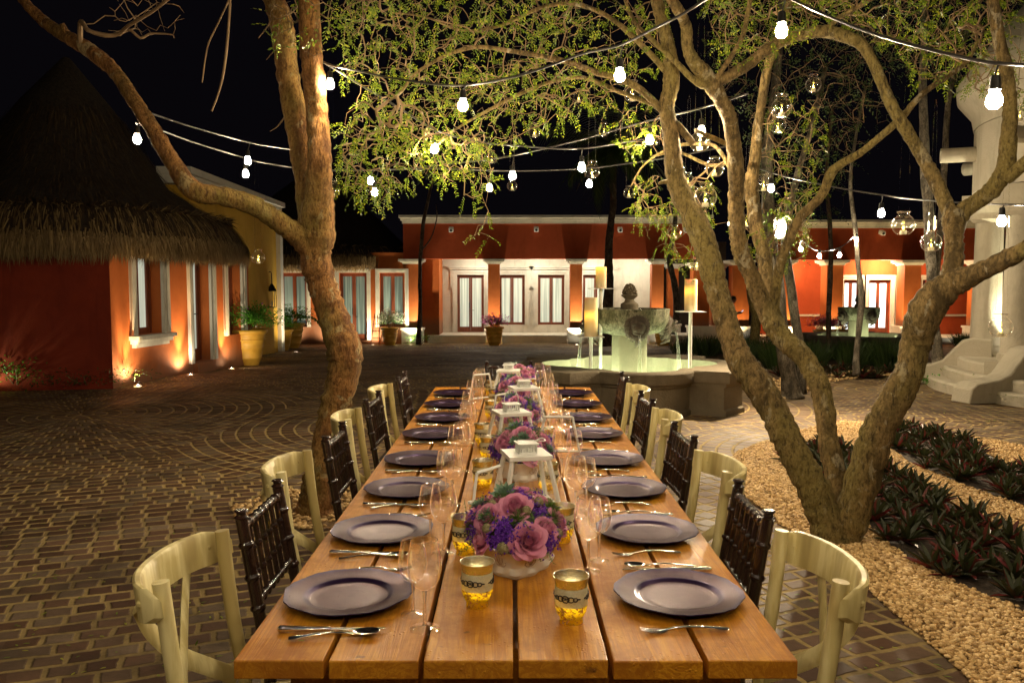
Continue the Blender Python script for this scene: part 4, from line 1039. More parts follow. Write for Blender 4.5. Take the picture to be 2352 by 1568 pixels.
# ---- white lanterns
def lantern(open_side):
    t_ = thing('lantern', '', 'lantern'); hb, ht, H = .088, .058, .165
    b = MB(); b.bb(-hb-.006, hb+.006, -hb-.006, hb+.006, 0, .012)
    for sx in (-1, 1):
        for sy in (-1, 1): b.tube([(sx*hb, sy*hb, .01), (sx*ht, sy*ht, H)], .0085, 4)
    b.bb(-ht-.012, ht+.012, -ht-.012, ht+.012, H-.004, H+.010); b.build('frame', MAT['white'], t_, bevel=.001)
    b = MB(); b.bb(-.030, .030, -.030, .030, H+.0102, H+.015)
    for i in range(7):
        u = -.027+.009*i
        for s in (-1, 1): b.bb(u-.0022, u+.0022, s*.028-.0012, s*.028+.0012, H+.015, H+.038); b.bb(s*.028-.0012, s*.028+.0012, u-.0022, u+.0022, H+.015, H+.038)
    b.bb(-.034, .034, -.034, .034, H+.038, H+.043); b.build('chimney', MAT['white'], t_)
    b = MB(); lay = spline([(-.03, 0, H+.045), (-.028, -.01, H+.052), (0, -.05, H+.058), (.045, -.06, H+.056), (.052, -.0, H+.054), (.03, .0, H+.046)], 5) if open_side < 0 else spline([(-.03, 0, H+.045), (-.03, .0, H+.07), (-.015, .0, H+.095), (.015, .0, H+.095), (.03, 0, H+.07), (.03, .0, H+.045)], 5)
    b.tube(lay, .0018, 6); b.build('handle', MAT['white'], t_, smooth=60)
    faces = {(0, -1), (0, 1), (1, 0), (-1, 0)}; door = (open_side, 0)
    for fx, fy in faces:
        if (fx, fy) == door: continue
        q = MB()
        if fx: q.add([(fx*hb*.98, -hb, .014), (fx*hb*.98, hb, .014), (fx*ht*.98, ht, H-.005), (fx*ht*.98, -ht, H-.005)], [(0, 1, 2, 3)])
        else: q.add([(-hb, fy*hb*.98, .014), (hb, fy*hb*.98, .014), (ht, fy*ht*.98, H-.005), (-ht, fy*ht*.98, H-.005)], [(0, 1, 2, 3)])
        q.build('pane', MAT['pane'], t_)
    # open door hinged at the front corner
    d = MB(); w1, w2 = hb*2, ht*2
    base = [(0, .014), (w1, .014), (w1-(w1-w2)/2, H-.006), ((w1-w2)/2, H-.006)]
    for i in range(4):
        (x0, z0), (x1, z1) = base[i], base[(i+1) % 4]; d.tube([(x0, 0, z0), (x1, 0, z1)], .0055, 4)
    d.bb(w1*.97, w1*.97+.014, -.004, .004, .075, .083)
    o = d.build('door', MAT['white'], t_, loc=(open_side*hb, -hb, 0)); o.rotation_euler = (0, 0, PI+.75 if open_side < 0 else -.35)
    g_ = MB(); g_.add([(x, 0, z) for x, z in base], [(0, 1, 2, 3)]); g_.build('pane', MAT['pane'], o)
    return t_
la, lb_ = Series(lantern(-1)), Series(lantern(1))
LGp = 'white metal lanterns on the table'
la.put((.055, 3.02, TH+.001), .22, 'white tapered lantern with its glass door open, just behind the nearest bouquet', LGp, 1.15)
lb_.put((.0, 4.02, TH+.001), .30, 'white lantern with its door swung to the front right, second nearest', LGp, 1.15)
la.put((.075, 4.98, TH+.001), .25, 'white lantern third from the camera on the table', LGp, 1.15)
o = la.put((-.02, 5.98, TH+.001), -.1, 'farthest white lantern, its open door leaning left', LGp, 1.15)

# ---- flower arrangements
def rose_mb(seed, op=1.0):
    rnd = random.Random(seed); b = MB()
    lay = [(2, .003, .030, .0), (3, .0065, .031, .0), (3, .010, .0315, .05), (4, .014, .0315, .12), (4, .018, .031, .25), (5, .0225, .030, .45), (5, .027, .027, .8), (5, .030, .022, 1.25)]
    for li, (n, r, h, tl) in enumerate(lay):
        for k in range(n):
            a0 = 2*PI*(k+rnd.random()*.4)/n+li*.7; sp = 2*PI/n*.66; vs = []; nu, nv = 5, 4
            for j in range(nv+1):
                v = j/nv
                for i in range(nu+1):
                    u = -1+2*i/nu; a = a0+u*sp*(1-.35*v**3 if li > 2 else 1)
                    rr = r*(.30+.70*min(1, v*1.6)**.7)*op+tl*.010*max(0, v-.45)**1.5*op*2+.0012*math.sin(u*3+seed+k)+.0016*u
                    if v > .9: rr += .004*tl*(1-abs(u))
                    z = (h*v)*(1-.12*u*u*v)-tl*.008*v**3+0.0-.006*abs(u)**3*v
                    vs.append((rr*math.cos(a), rr*math.sin(a), z))
            fs = [(j*(nu+1)+i, j*(nu+1)+i+1, (j+1)*(nu+1)+i+1, (j+1)*(nu+1)+i) for j in range(nv) for i in range(nu)]
            b.add(vs, fs)
    return b
roses = [rose_mb(s).build('rose', MAT['rose'], smooth=180) for s in (1, 2, 3)]
def statice_mb(seed):
    rnd = random.Random(seed); b = MB()
    for _ in range(130):
        p = Vector((rnd.gauss(0, .4), rnd.gauss(0, .4), rnd.gauss(.1, .4)))*.034
        for q in range(4):
            a = rnd.uniform(0, 6.28); d = Vector((math.cos(a), math.sin(a), rnd.uniform(.1, 1))).normalized()*rnd.uniform(.004, .008)
            s_ = Vector((-d.y, d.x, rnd.uniform(-.004, .004))).normalized()*rnd.uniform(.002, .0035)
            b.add([p, p+d*.6+s_, p+d, p+d*.6-s_], [(0, 1, 2, 3)])
    return b
stat = [statice_mb(s).build('statice', MAT['statice']) for s in (1, 2)]
def moss_mb(seed):
    rnd = random.Random(seed); b = MB()
    for _ in range(200):
        d = Vector((rnd.gauss(0, 1), rnd.gauss(0, 1), rnd.gauss(.4, 1))).normalized(); b.blade(d*.008, d, (rnd.random(), rnd.random(), 0), rnd.uniform(.018, .028), .0022, 0, 1)
    return b
def fern_mb(seed):
    rnd = random.Random(seed); b = MB()
    for _ in range(5):
        a = rnd.uniform(0, 6.28); d = Vector((math.cos(a), math.sin(a), rnd.uniform(.1, .7))).normalized(); L = rnd.uniform(.05, .10)
        pts = [d*L*t-Vector((0, 0, .02*t*t)) for t in (0, .35, .7, 1)]; b.tube(pts, .0007, 3, False)
        for k in range(26):
            t = rnd.uniform(.2, 1); p = d*L*t-Vector((0, 0, .02*t*t)); e = Vector((rnd.gauss(0, 1), rnd.gauss(0, 1), rnd.gauss(.2, .7))); b.blade(p, e, (0, 0, 1), rnd.uniform(.006, .012), .003, 0, 1)
    return b
def succ_mb():
    b = MB()
    for k in range(26):
        a = k*2.4; q = k/26; el = 1.25-q*1.0; d = (math.cos(a)*math.cos(el), math.sin(a)*math.cos(el), math.sin(el))
        b.blade((0, 0, .005), d, (0, 0, 1), .014+.022*q, .008+.010*q, 0, 3, fold=1)
    return b
def pod_mb():
    b = MB(); b.ball((0, 0, 0), .012, 14, 9)
    for k in range(40):
        z = 1-2*(k+.5)/40; a = k*2.4; r = math.sqrt(1-z*z); b.tube([(.0115*r*math.cos(a), .0115*r*math.sin(a), .0115*z), (.0138*r*math.cos(a), .0138*r*math.sin(a), .0138*z)], [.0022, .0030], 5)
    return b
def grassy_mb(seed):
    rnd = random.Random(seed); b = MB()
    for _ in range(4):
        a = rnd.uniform(0, 6.28); pts = [Vector((0, 0, 0))]; d = Vector((math.cos(a), math.sin(a), .8)).normalized()
        for k in range(7): pts.append(pts[-1]+d*.022); d = (d+Vector((rnd.uniform(-.1, .1), rnd.uniform(-.1, .1), -.28))).normalized()
        b.tube(pts, [(.004, .0006)]*4+[(.003, .0005)]*3+[(.0008, .0004)], 4, flat=(0, 0, 1))
    return b
moss = moss_mb(1).build('green_tuft', MAT['fgreen']); ferns = [fern_mb(s).build('fern_sprig', MAT['fgreen']) for s in (1, 2)]
succ = succ_mb().build('succulent', MAT['succulent'], smooth=180); pod = pod_mb().build('seed_pod', MAT['pod'], smooth=60); gras = [grassy_mb(s).build('grass_blade', MAT['fgreen'], smooth=180) for s in (1, 2)]
used = set()
def place(o, parent, loc, direction, sc=1.0, spin=0):
    if o.name in used: c = o.copy(); COL.objects.link(c)
    else: c = o; used.add(o.name)
    c.parent = parent; c.location = loc; q = Vector(direction).to_track_quat('Z', 'Y') @ Quaternion((0, 0, 1), spin)
    c.rotation_mode = 'QUATERNION'; c.rotation_quaternion = q; c.scale = (sc,)*3; return c
def bouquet(label, x, y, seed, rx=.128, ry=.19, nr=15, big=False):
    rnd = random.Random(seed)
    t_ = thing('flower_arrangement', label, 'flowers', (x, y, TH+.001), 0, 'rose bouquets in white ceramic bowls')
    def mod(i, a): return 1+.05*math.cos(4*a)+(.03*math.cos(12*a) if i < 3 else 0)
    def fl(i, a): return mod(i, a)
    b = MB(); b.lathe([(r*1.16, z*1.2) for r, z in [(.080, .004), (.090, .0), (.094, .010), (.088, .022), (.096, .045), (.105, .062), (.109, .068), (.104, .069), (.09, .05), (.001, .03)]], 64, mod=fl, sy=1.5)
    bw = b.build('bowl', MAT['ceramic'], t_, smooth=50)
    s_ = MB()
    for k in range(8):
        a = k*PI/4+.39
        def P(da, z): 
            aa = a+da; rr = (.0905+(z-.022)/.023*.008 if z < .045 else .0985+(z-.045)*.53)*(1+.05*math.cos(4*aa))+.0012; rr *= 1.16; return (rr*math.cos(aa), rr*1.5*math.sin(aa), z*1.2)
        for sg in (-1, 1):
            s_.tube([P(sg*.02, .026), P(sg*.10, .028), P(sg*.16, .034), P(sg*.15, .040), P(sg*.11, .038)], .0008, 4)
            s_.tube([P(sg*.02, .030), P(sg*.07, .040), P(sg*.08, .052)], .0008, 4)
        s_.tube([P(0, .030), P(0, .055)], .0008, 4)
    s_.build('scroll_pattern', MAT['sienna'], bw)
    def dome(a, e): return Vector((rx*math.cos(a)*math.cos(e), ry*math.sin(a)*math.cos(e), .088+.092*math.sin(e))), Vector((math.cos(a)*math.cos(e)/rx, math.sin(a)*math.cos(e)/ry, math.sin(e)/.11)).normalized()
    MB().ball((0, 0, .085), 1, 16, 8, (rx*.82, ry*.82, .06), wob=.1).build('moss', MAT['leaf_d'], t_)
    spots = []
    for k in range(60):
        e = math.asin(min(1, .05+.95*(k+.5)/60)); a = k*2.39996+seed; spots.append((a, e))
    rnd.shuffle(spots); kinds = ['rose']*nr+['stat']*15+['pod']*8+['fern']*13+['moss']*6+['succ']*3+['grass']*6
    kinds = (kinds+['stat']*60)[:60]
    used_r = []
    for (a, e) in spots:
        p, n = dome(a, e); k = kinds.pop(0) if kinds else 'stat'
        if k == 'rose' and any((p-q).length < .045 for q in used_r): kinds.append('rose'); k = 'stat'
        n2 = (n+Vector((rnd.uniform(-.25, .25), rnd.uniform(-.25, .25), rnd.uniform(-.1, .3)))).normalized()
        if k == 'rose': used_r.append(p); place(rnd.choice(roses), t_, p-n*.006, n2, rnd.uniform(.85, 1.15), rnd.uniform(0, 6))
        elif k == 'stat': place(rnd.choice(stat), t_, p+n*.002, n2, rnd.uniform(.8, 1.1), rnd.uniform(0, 6))
        elif k == 'pod': place(pod, t_, p+n*.016, n2, 1.0, rnd.uniform(0, 6))
        elif k == 'fern': place(rnd.choice(ferns), t_, p, n2, rnd.uniform(.8, 1.2), rnd.uniform(0, 6))
        elif k == 'moss': place(moss, t_, p+n*.01, n2, 1.0, rnd.uniform(0, 6))
        elif k == 'succ': place(succ, t_, p+n*.012, n2, rnd.uniform(.9, 1.1), rnd.uniform(0, 6))
        else: place(rnd.choice(gras), t_, p, n2, 1.0, rnd.uniform(0, 6))
    # low ring of statice spilling over the rim
    for k in range(13):
        a = 2*PI*k/13+rnd.uniform(-.15, .15); p = Vector((rx*.97*math.cos(a), ry*.97*math.sin(a), .098+rnd.uniform(-.006, .01)))
        place(rnd.choice(stat), t_, p, (math.cos(a), math.sin(a), .3), rnd.uniform(.75, 1.05), rnd.uniform(0, 6))
    # the two roses that face the camera
    place(roses[0], t_, (.035, -ry*.92, .108), (.15, -.80, .62), 1.32, .4); place(roses[1], t_, (.0, -ry*.42, .172), (-.05, -.55, .8), 1.22, 1.4)
    place(roses[2], t_, (-.072, -ry*.45, .146), (-.5, -.5, .6), 1.15, 2.2); place(pod, t_, (-.035, -ry*1.04, .098), (0, -1, .2), 1.25, 0); place(succ, t_, (-.03, ry*.1, .188), (-.2, -.5, .8), 1.35, 0)
    return t_
bouquet('rose and purple bouquet in a white bowl, nearest the camera', .012, 2.42, 3)
bouquet('rose and purple bouquet between the nearest and second lanterns', .05, 3.55, 5, rx=.118, ry=.17)
bouquet('rose and purple bouquet between the second and third lanterns', .03, 4.52, 7, rx=.112, ry=.16)
bouquet('rose and purple bouquet between the third and farthest lanterns', .03, 5.48, 9, rx=.112, ry=.16)
bouquet('rose and purple bouquet at the far end, beyond the farthest lantern', .06, 6.32, 13, ry=.16)
for q in roses+stat+ferns+gras+[moss, succ, pod]:
    if q.name not in used: bpy.data.objects.remove(q)
# ================================================================== FOUNTAIN
MAT['water'] = None
def water():
    m, t, out = new_mat('clear_water'); v = coords(t, kind='Object')
    h = noise(t, v, 9, 3, .5, .6)
    bm = bump(t, h, .5, .02)
    lw = N(t, 'ShaderNodeLayerWeight', {0: .3, 'Normal': bm}).outputs['Fresnel']
    tr = N(t, 'ShaderNodeBsdfTransparent', {0: (.80, .92, .80, 1)}); gl = N(t, 'ShaderNodeBsdfGlossy', {0: (1, 1, 1, 1), 'Roughness': .04, 'Normal': bm})
    mx = N(t, 'ShaderNodeMixShader', {0: M_(t, 'MULTIPLY_ADD', lw, .75, .04, True), 1: tr.outputs[0], 2: gl.outputs[0]})
    t.links.new(mx.outputs[0], out.inputs[0]); return m
MAT['water'] = water()
MAT['jet'] = thin_glass('water_jet', tint=(.95, 1, .95), lo=.12, hi=.7, power=.8, rough=.3)
MAT['stone_m'] = bark('mossy_stone', (.24, .23, .15), (.07, .07, .04), (.30, .28, .2), patch=.62, patch_scale=5, hue=(.13, .14, .07), strength=.6)
def quatre(R, lobes=4, rot=0, off=.56, n=160):
    """outline of overlapping circles"""
    rl = 1-off; pts = []
    offs = [rad(q) for q in (-45, -36, -14, 14, 36)]
    for a in [rot+PI/2*j+q for j in range(4) for q in offs]:
        best = 0
        for j in range(lobes):
            b_ = a-(rot+2*PI*j/lobes); disc = rl*rl-(off*math.sin(b_))**2
            if disc >= 0:
                r = off*math.cos(b_)+math.sqrt(disc); best = max(best, r)
        # square shoulders between the lobes
        q = a-rot-PI/4; q = (q+PI/4) % (PI/2)-PI/4; sq = .70 if abs(q) < .02 else 0
        best = max(best, sq); pts.append((a, best*R))
    return pts
def fountain(name, label, c, rot, bowl_R=.53, small=False, lions=(0, 1, 2, 3), lion0=-1.40):
    t_ = thing(name, label, 'fountain', c)
    OR = {0: 1.44, 10: 1.42, 20: 1.34, 27: 1.25, 31: 1.36, 36: 1.60, 45: 1.58}; IR = {0: 1.17, 10: 1.15, 20: 1.08, 27: .99, 31: .92, 36: .90, 45: .97}
    ps = [-36, -31, -27, -20, -10, 0, 10, 20, 27, 31, 36, 45]; an_ = [(rot+PI/2*j+rad(p), OR[abs(p)], IR[abs(p)]) for j in range(4) for p in ps]
    outl = [(a, o_/1.5) for a, o_, i_ in an_]; inn = [(a, i_) for a, o_, i_ in an_]
    def ring(b, prof):
        vs = []; n = len(outl); fs = []
        for R, z in prof:
            for a, q in outl:
                # keep wall thickness even: shrink by an offset rather than by scale
                rr = q*1.5-(1.5-R); vs.append((rr*math.cos(a), rr*math.sin(a), z))
        for i in range(len(prof)-1):
            for k in range(n): k2 = (k+1) % n; fs.append((i*n+k, i*n+k2, (i+1)*n+k2, (i+1)*n+k))
        b.add(vs, fs)
    b = MB(); ring(b, [(1.46, -.25), (1.46, .06), (1.43, .08), (1.43, .34), (1.46, .36), (1.46, .385), (1.50, .395), (1.51, .41), (1.51, .52), (1.49, .535)]); b.build('basin_wall', MAT['stone'] if not small else MAT['stone_d'], t_, smooth=40)
    b = MB(); m_ = len(outl); b.add([((q*1.5-.01)*math.cos(a), (q*1.5-.01)*math.sin(a), .535) for a, q in outl]+[(r*math.cos(a), r*math.sin(a), .53) for a, r in inn], [(k, (k+1) % m_, m_+(k+1) % m_, m_+k) for k in range(m_)])
    b.build('rim', MAT['stone'] if not small else MAT['stone_d'], t_, smooth=30)
    b = MB(); b.add([(r*math.cos(a), r*math.sin(a), z) for z in (.53, .10) for a, r in inn], [(k, (k+1) % m_, m_+(k+1) % m_, m_+k) for k in range(m_)]); b.build('inner_wall', MAT['stone_p'], t_, smooth=35)
    b = MB(); b.add([(r*math.cos(a), r*math.sin(a), .1) for a, r in inn], [tuple(range(len(outl)))]); b.build('basin_floor', MAT['stone_p'], t_)
    b = MB(); b.add([((r+.003)*math.cos(a), (r+.003)*math.sin(a), .40) for a, r in inn], [tuple(range(len(outl)))]); b.build('water', MAT['water'], t_)
    pr = []
    for k in range(40):
        a = 2*PI*k/40; c_, s_ = math.cos(a), math.sin(a); e = .30; pr.append((.20*math.copysign(abs(c_)**e, c_), .20*math.copysign(abs(s_)**e, s_)))
    ped = MB(); ped.prism(pr, .1, .93); o = ped.build('pedestal', MAT['stone_p'], t_, smooth=40, bevel=.01); o.rotation_euler = (0, 0, .15)
    z0 = .90
    b = MB(); b.lathe([(.001, z0), (.24, z0), (.26, z0+.01), (.38, z0+.035), (.46, z0+.09), (.505, z0+.17), (.52, z0+.25), (.525, z0+.33), (.53, z0+.345), (.52, z0+.352), (.47, z0+.35), (.45, z0+.28), (.001, z0+.26)], 64)
    bowl = b.build('bowl', MAT['stone_m'], t_, smooth=40)
    MB().lathe([(.001, z0+.335), (.465, z0+.335)], 48).build('bowl_water', MAT['water'], bowl)
    for j in lions:
        a = lion0+j*PI/2; rnd = random.Random(j)
        h = MB(); h.ball((0, 0, 0), 1, 18, 12, (.13, .115, .14), wob=.03)
        for k in range(26):      # mane
            q = 2*PI*k/26; h.tube([(.0, .075*math.cos(q), .085*math.sin(q)), (.05, .115*math.cos(q+.1), .13*math.sin(q+.1)), (.02, .15*math.cos(q+.3), .165*math.sin(q+.3)), (-.04, .155*math.cos(q+.35), .175*math.sin(q+.35)-.02)], [.022, .026, .02, .01], 6)
        h.ball((.12, 0, -.03), .07, 12, 8, (1, .8, .75)); h.ball((.175, 0, -.012), .026, 8, 6)
        h.tube([(.11, .02, .06), (.15, .055, .05), (.12, .085, .03)], .018, 6); h.tube([(.11, -.02, .06), (.15, -.055, .05), (.12, -.085, .03)], .018, 6)
        h.ball((.12, .04, .03), .014, 8, 6); h.ball((.12, -.04, .03), .014, 8, 6)
        h.tube([(.12, -.045, -.075), (.16, 0, -.085), (.12, .045, -.075)], [.014, .018, .014], 6); h.tube([(.04, 0, -.13), (.05, 0, -.2), (-.05, 0, -.25)], [.05, .03, .01], 8)
        h.ball((.0, .10, .11), .035, 8, 6); h.ball((.0, -.10, .11), .035, 8, 6)
        o = h.build('lion_head', MAT['stone_d'], bowl, smooth=70, loc=(.47*math.cos(a), .47*math.sin(a), z0+.13)); o.rotation_euler = (0, 0, a)
        if not small or j == 3:
            w = MB(); pts = [(.62+.06*t, 0, z0+.04-.53*t*t) for t in (0, .15, .3, .5, .7, .85, 1.0)]
            w.tube([(x*math.cos(a)-y*math.sin(a), x*math.sin(a)+y*math.cos(a), z) for x, y, z in pts], [.012, .012, .014, .018, .022, .026, .03], 10)
            w.build('water_jet', MAT['jet'], t_, smooth=60)
    z0 -= .215
    f = MB(); f.lathe([(.09, z0+.44), (.11, z0+.47), (.105, z0+.52), (.12, z0+.60), (.115, z0+.63), (.07, z0+.66), (.06, z0+.69), (.10, z0+.725), (.115, z0+.745), (.105, z0+.75), (.05, z0+.755)], 28)
    f.build('finial_cup', MAT['stone'], t_, smooth=40)
    f = MB()
    for k in range(46):
        q = k/46; a = k*2.4; zz = z0+.76+.13*q; r = .085*math.cos(q*1.35)**.7
        f.ball((r*math.cos(a), r*math.sin(a), zz), .022*(1-.35*q), 7, 5, (1, 1, .9))
    f.lathe([(.07, z0+.75), (.07, z0+.80), (.045, z0+.87), (.001, z0+.90)], 16); f.build('pine_cone', MAT['stone'], t_, smooth=60)
    return t_
fc = Vector((1.565, 10.95, 0))
FT = fountain('fountain', 'large stone fountain with lobed basin and lion-head bowl behind the table', fc, -PI/2+.05, lion0=-PI/2+.06)
for k, (dx, dy) in enumerate(((.42, -.42), (-.42, -.42), (0, .45), (-.5, .15), (.52, .1))):
    point('underwater_light', (dx, dy, .22), 13, (1, .98, .66), .04, FT)
    MB().lathe([(.035, .10), (.04, .14), (.001, .145)], 14, c=(dx, dy, 0)).build('underwater_lamp', MAT['led'], FT)
# plate stands with pillar candles in the basin
def candle_stand(label, px, Y, y_plate, h_c, w_c, pw):
    base = at(px, 845, Y); z_p = at(px, y_plate, Y).z; x = at(px, y_plate, Y).x
    t_ = thing('candle_stand', label[0], 'candle stand', (x, Y, 0), 0, 'white plate stands in the fountain basin')
    MB().tube([(0, 0, .11), (0, 0, z_p-.008)], .023, 12).build('pole', MAT['white'], t_, smooth=60)
    MB().box((0, 0, z_p-.004), (pw, pw, .008)).build('plate', MAT['white'], t_).rotation_euler = (0, 0, 0)
    MB().lathe([(.001, .101), (.09, .101), (.09, .115), (.03, .12)], 20).build('base', MAT['white'], t_)
    c = thing('pillar_candle', label[1], 'candle', (x, Y, z_p+.001), 0, 'pillar candles on the fountain stands')
    MB().lathe([(.001, 0), (w_c, 0), (w_c, h_c), (w_c*.93, h_c+.004), (w_c*.88, h_c-.01), (w_c*.8, h_c-.03), (.001, h_c-.035)], 30, mod=lambda i, a: 1).build('wax_body', MAT['pillar'], c, smooth=50)
    point('pillar_candle_light', (0, 0, h_c*.62), 1.6, (1, .62, .18), w_c*.5, c)
def pillar_mat():
    m, t, out = new_mat('glowing_wax'); z = N(t, 'ShaderNodeSeparateXYZ', {0: coords(t)}).outputs[2]
    n = noise(t, coords(t), 6, 3)
    e = ramp(t, M_(t, 'ADD', z, M_(t, 'MULTIPLY', M_(t, 'SUBTRACT', n, .5), .08)), [(.05, .03), (.17, .25), (.24, 1.0), (.29, .8), (.34, .15), (.46, .04)])
    p = N(t, 'ShaderNodeBsdfPrincipled', {'Base Color': (.62, .50, .30, 1), 'Roughness': .5, 'Subsurface Weight': .15, 'Emission Color': (1, .48, .04, 1), 'Emission Strength': M_(t, 'MULTIPLY', e, .9)})
    t.links.new(p.outputs[0], out.inputs[0]); return m
MAT['pillar'] = pillar_mat()
candle_stand(('tall white stand beside the palm trunk', 'pillar candle on the left tall stand beside the palm trunk'), 1382, 10.7, 662, .27, .070, .31)
candle_stand(('low white stand at the left front of the fountain', 'broad pillar candle on the lowest stand, left of the bowl'), 1359, 10.35, 772, .48, .084, .31)
candle_stand(('white stand right of the fountain bowl', 'pillar candle on the stand right of the fountain bowl'), 1588, 10.5, 715, .40, .080, .33)
# small fountain at the back right
c2 = Vector((at(1975, 700, 22).x, 22, ground_z(22)+.03))
F2 = fountain('fountain', 'small dark fountain in front of the garden building', c2, -PI/2+.3, small=True, lion0=-PI/2+.3)
for dx, dy in ((.5, -.5), (-.5, -.5)): point('underwater_light', (dx, dy, .25), 20, (1, .98, .7), .04, F2)

# ================================================================== PLANTERS
def planter_mesh():
    return MB().lathe([(.17, 0), (.18, .0), (.185, .03), (.19, .04), (.225, .12), (.235, .125), (.24, .14), (.235, .155), (.262, .30), (.272, .31), (.275, .33), (.268, .345), (.285, .44), (.30, .45), (.302, .465), (.292, .475), (.30, .56), (.335, .575), (.345, .60), (.345, .63), (.33, .645), (.295, .645), (.285, .60), (.001, .58)], 40)
def bush(b, c, R, H, n, rnd, lw=.03, lum=None, vase=.0):
    for _ in range(n):
        a = rnd.uniform(0, 2*PI); q = rnd.random()**.45; e = math.asin(rnd.uniform(-.35, 1))
        lum_ = 1+.25*math.sin(3*a+1.3)+.2*math.sin(5*a+4*e)
        p = Vector((R*q*lum_*math.cos(a)*math.cos(e), R*q*lum_*math.sin(a)*math.cos(e), H*.45+H*.55*q*lum_*math.sin(e)))
        d = (p.normalized()+Vector((rnd.gauss(0, .7), rnd.gauss(0, .7), rnd.gauss(0, .6)))).normalized(); b.blade(Vector(c)+p, d, (rnd.random()-.5, rnd.random()-.5, 1), lw*rnd.uniform(.8, 1.5), lw*rnd.uniform(.45, .7), .2, 2)
def planter(label, cat_px, Y=None, s=1.0, leafm='leaf_b', flm=None, H=.42, R=.42, n=1500, nf=0, seed=1, trail=False):
    p = gnd(*cat_px) if Y is None else at(cat_px[0], cat_px[1], Y); p.z = ground_z(p.y)
    t_ = thing('planter', label, 'planter', p, 0, 'large ochre terracotta planters'); rnd = random.Random(seed)
    planter_mesh().build('pot', MAT['terra'], t_, smooth=50)
    b = MB(); bush(b, (0, 0, .58), R, H, n, rnd, .038)
    if trail:
        for k in range(14):
            a = rnd.uniform(-1, 1)*PI; pts = [Vector((.25*math.cos(a), .25*math.sin(a), .75))]; d = Vector((math.cos(a), math.sin(a), .5)).normalized()
            for q in range(7): pts.append(pts[-1]+d*.09); d = (d+Vector((0, 0, -.25))).normalized()
            b.tube(pts, .004, 3, False)
            for q in pts:
                for _ in range(9): b.blade(q, (rnd.gauss(0, 1), rnd.gauss(0, 1), rnd.gauss(0, 1)), (0, 0, 1), .05, .03, .1, 2)
    b.build('foliage', MAT[leafm], t_)
    if nf:
        f = MB(); bush(f, (0, 0, .62), R*1.02, H*1.05, nf, rnd, .045); f.build('flowers', MAT[flm], t_)
    b = MB()
    for _ in range(14):
        a = rnd.uniform(0, 6.28); b.tube([(0, 0, .58), (R*.5*math.cos(a), R*.5*math.sin(a), .58+H*.6)], .006, 4)
    b.build('stem', MAT['twig'], t_)
    t_.scale = (s,)*3; return t_
planter('ochre planter with bright green bush beside the thatched house', (573, 838), s=1.18, H=.50, R=.50, n=4200, seed=1, nf=60, flm='magenta')
planter('darker ochre planter half hidden behind the bright green bush', (548, 822), Y=19.2, s=1.1, leafm='leaf_d', seed=2)
planter('ochre planter with trailing leaves left of the leaning trunk', (672, 788), Y=27.5, s=1.28, leafm='leaf_b', seed=3, R=.6, H=.5, n=2200, trail=True)
planter('narrow ochre planter beside the white pilaster', (650, 789), Y=25.6, s=1.0, leafm='leaf_b', seed=4)
planter('ochre planter of white flowers left of the portico', (897, 790), Y=30.2, s=1.0, leafm='leaf_b', flm='whitefl', nf=1500, seed=5, R=.48, H=.62, n=900)
planter('ochre planter of magenta flowers on the porch step', (1137, 790), Y=30.0, s=1.05, leafm='leaf_d', flm='magenta', nf=1300, seed=6, R=.46, H=.44, n=700)
planter('ochre planter behind the right side of the fountain', (1524, 790), Y=29.8, s=1.05, leafm='leaf_b', flm='magenta', nf=500, seed=7, R=.46)
planter('planter of pink and white flowers by the small fountain', (1893, 772), Y=26.5, s=.95, leafm='leaf_d', flm='magenta', nf=1300, seed=8, R=.55, H=.5, n=500)
planter('planter of magenta flowers behind the small fountain', (1935, 772), Y=27.5, s=.95, leafm='leaf_d', flm='magenta', nf=900, seed=9, R=.5, H=.5, n=500)
# pair of small folding ladder-like easel chair next to the white flowers
e = gnd(866, 788); e = at(866, 790, 30.4); e.z = ground_z(e.y)
t_ = thing('wooden_easel', 'dark wooden folding easel leaning beside the white flowers', 'easel', e)
for s_ in (-1, 1): MB().tube([(s_*.16-.05, 0, 0), (s_*.09+.05, 0, 1.15)], .018, 6).build('leg', MAT['doorwood'], t_)
MB().tube([(0, .5, 0), (.05, .02, 1.1)], .018, 6).build('leg', MAT['doorwood'], t_)
b = MB()
for z in (.25, .5, .75, 1.0): b.bb(-.14, .16, -.012, .012, z, z+.03)
b.build('rung', MAT['doorwood'], t_)

# ================================================================== GRASSES & SHRUBS
def grass_clump(seed, n=110, H=.55, sp=.16):
    rnd = random.Random(seed); b = MB()
    for _ in range(n):
        a = rnd.uniform(0, 6.28); r = sp*rnd.random(); el = rnd.uniform(1.0, 1.5); aa = a+rnd.uniform(-.5, .5)
        b.blade((r*math.cos(a), r*math.sin(a), 0), (math.cos(aa)*math.cos(el), math.sin(aa)*math.cos(el), math.sin(el)), (math.cos(a+1), math.sin(a+1), .1), H*rnd.uniform(.6, 1.15), .012, .18, 3)
    return b
gp = [grass_clump(s).build('grass_clump', MAT['grass']) for s in (1, 2)]
GL = 'clump of long-bladed dark grass in the beds behind the fountain'; gu = {}
for o in gp: tag(o, GL, 'plant', 'clumps of long grass behind the fountain')
rs = random.Random(8)
def put_grass(p, s):
    o = rs.choice(gp)
    if o.name in gu: o2 = o.copy(); COL.objects.link(o2)
    else: gu[o.name] = 1; o2 = o
    o2.location = (p[0], p[1], ground_z(p[1])); o2.rotation_euler = (0, 0, rs.uniform(0, 6)); o2.scale = (s,)*3
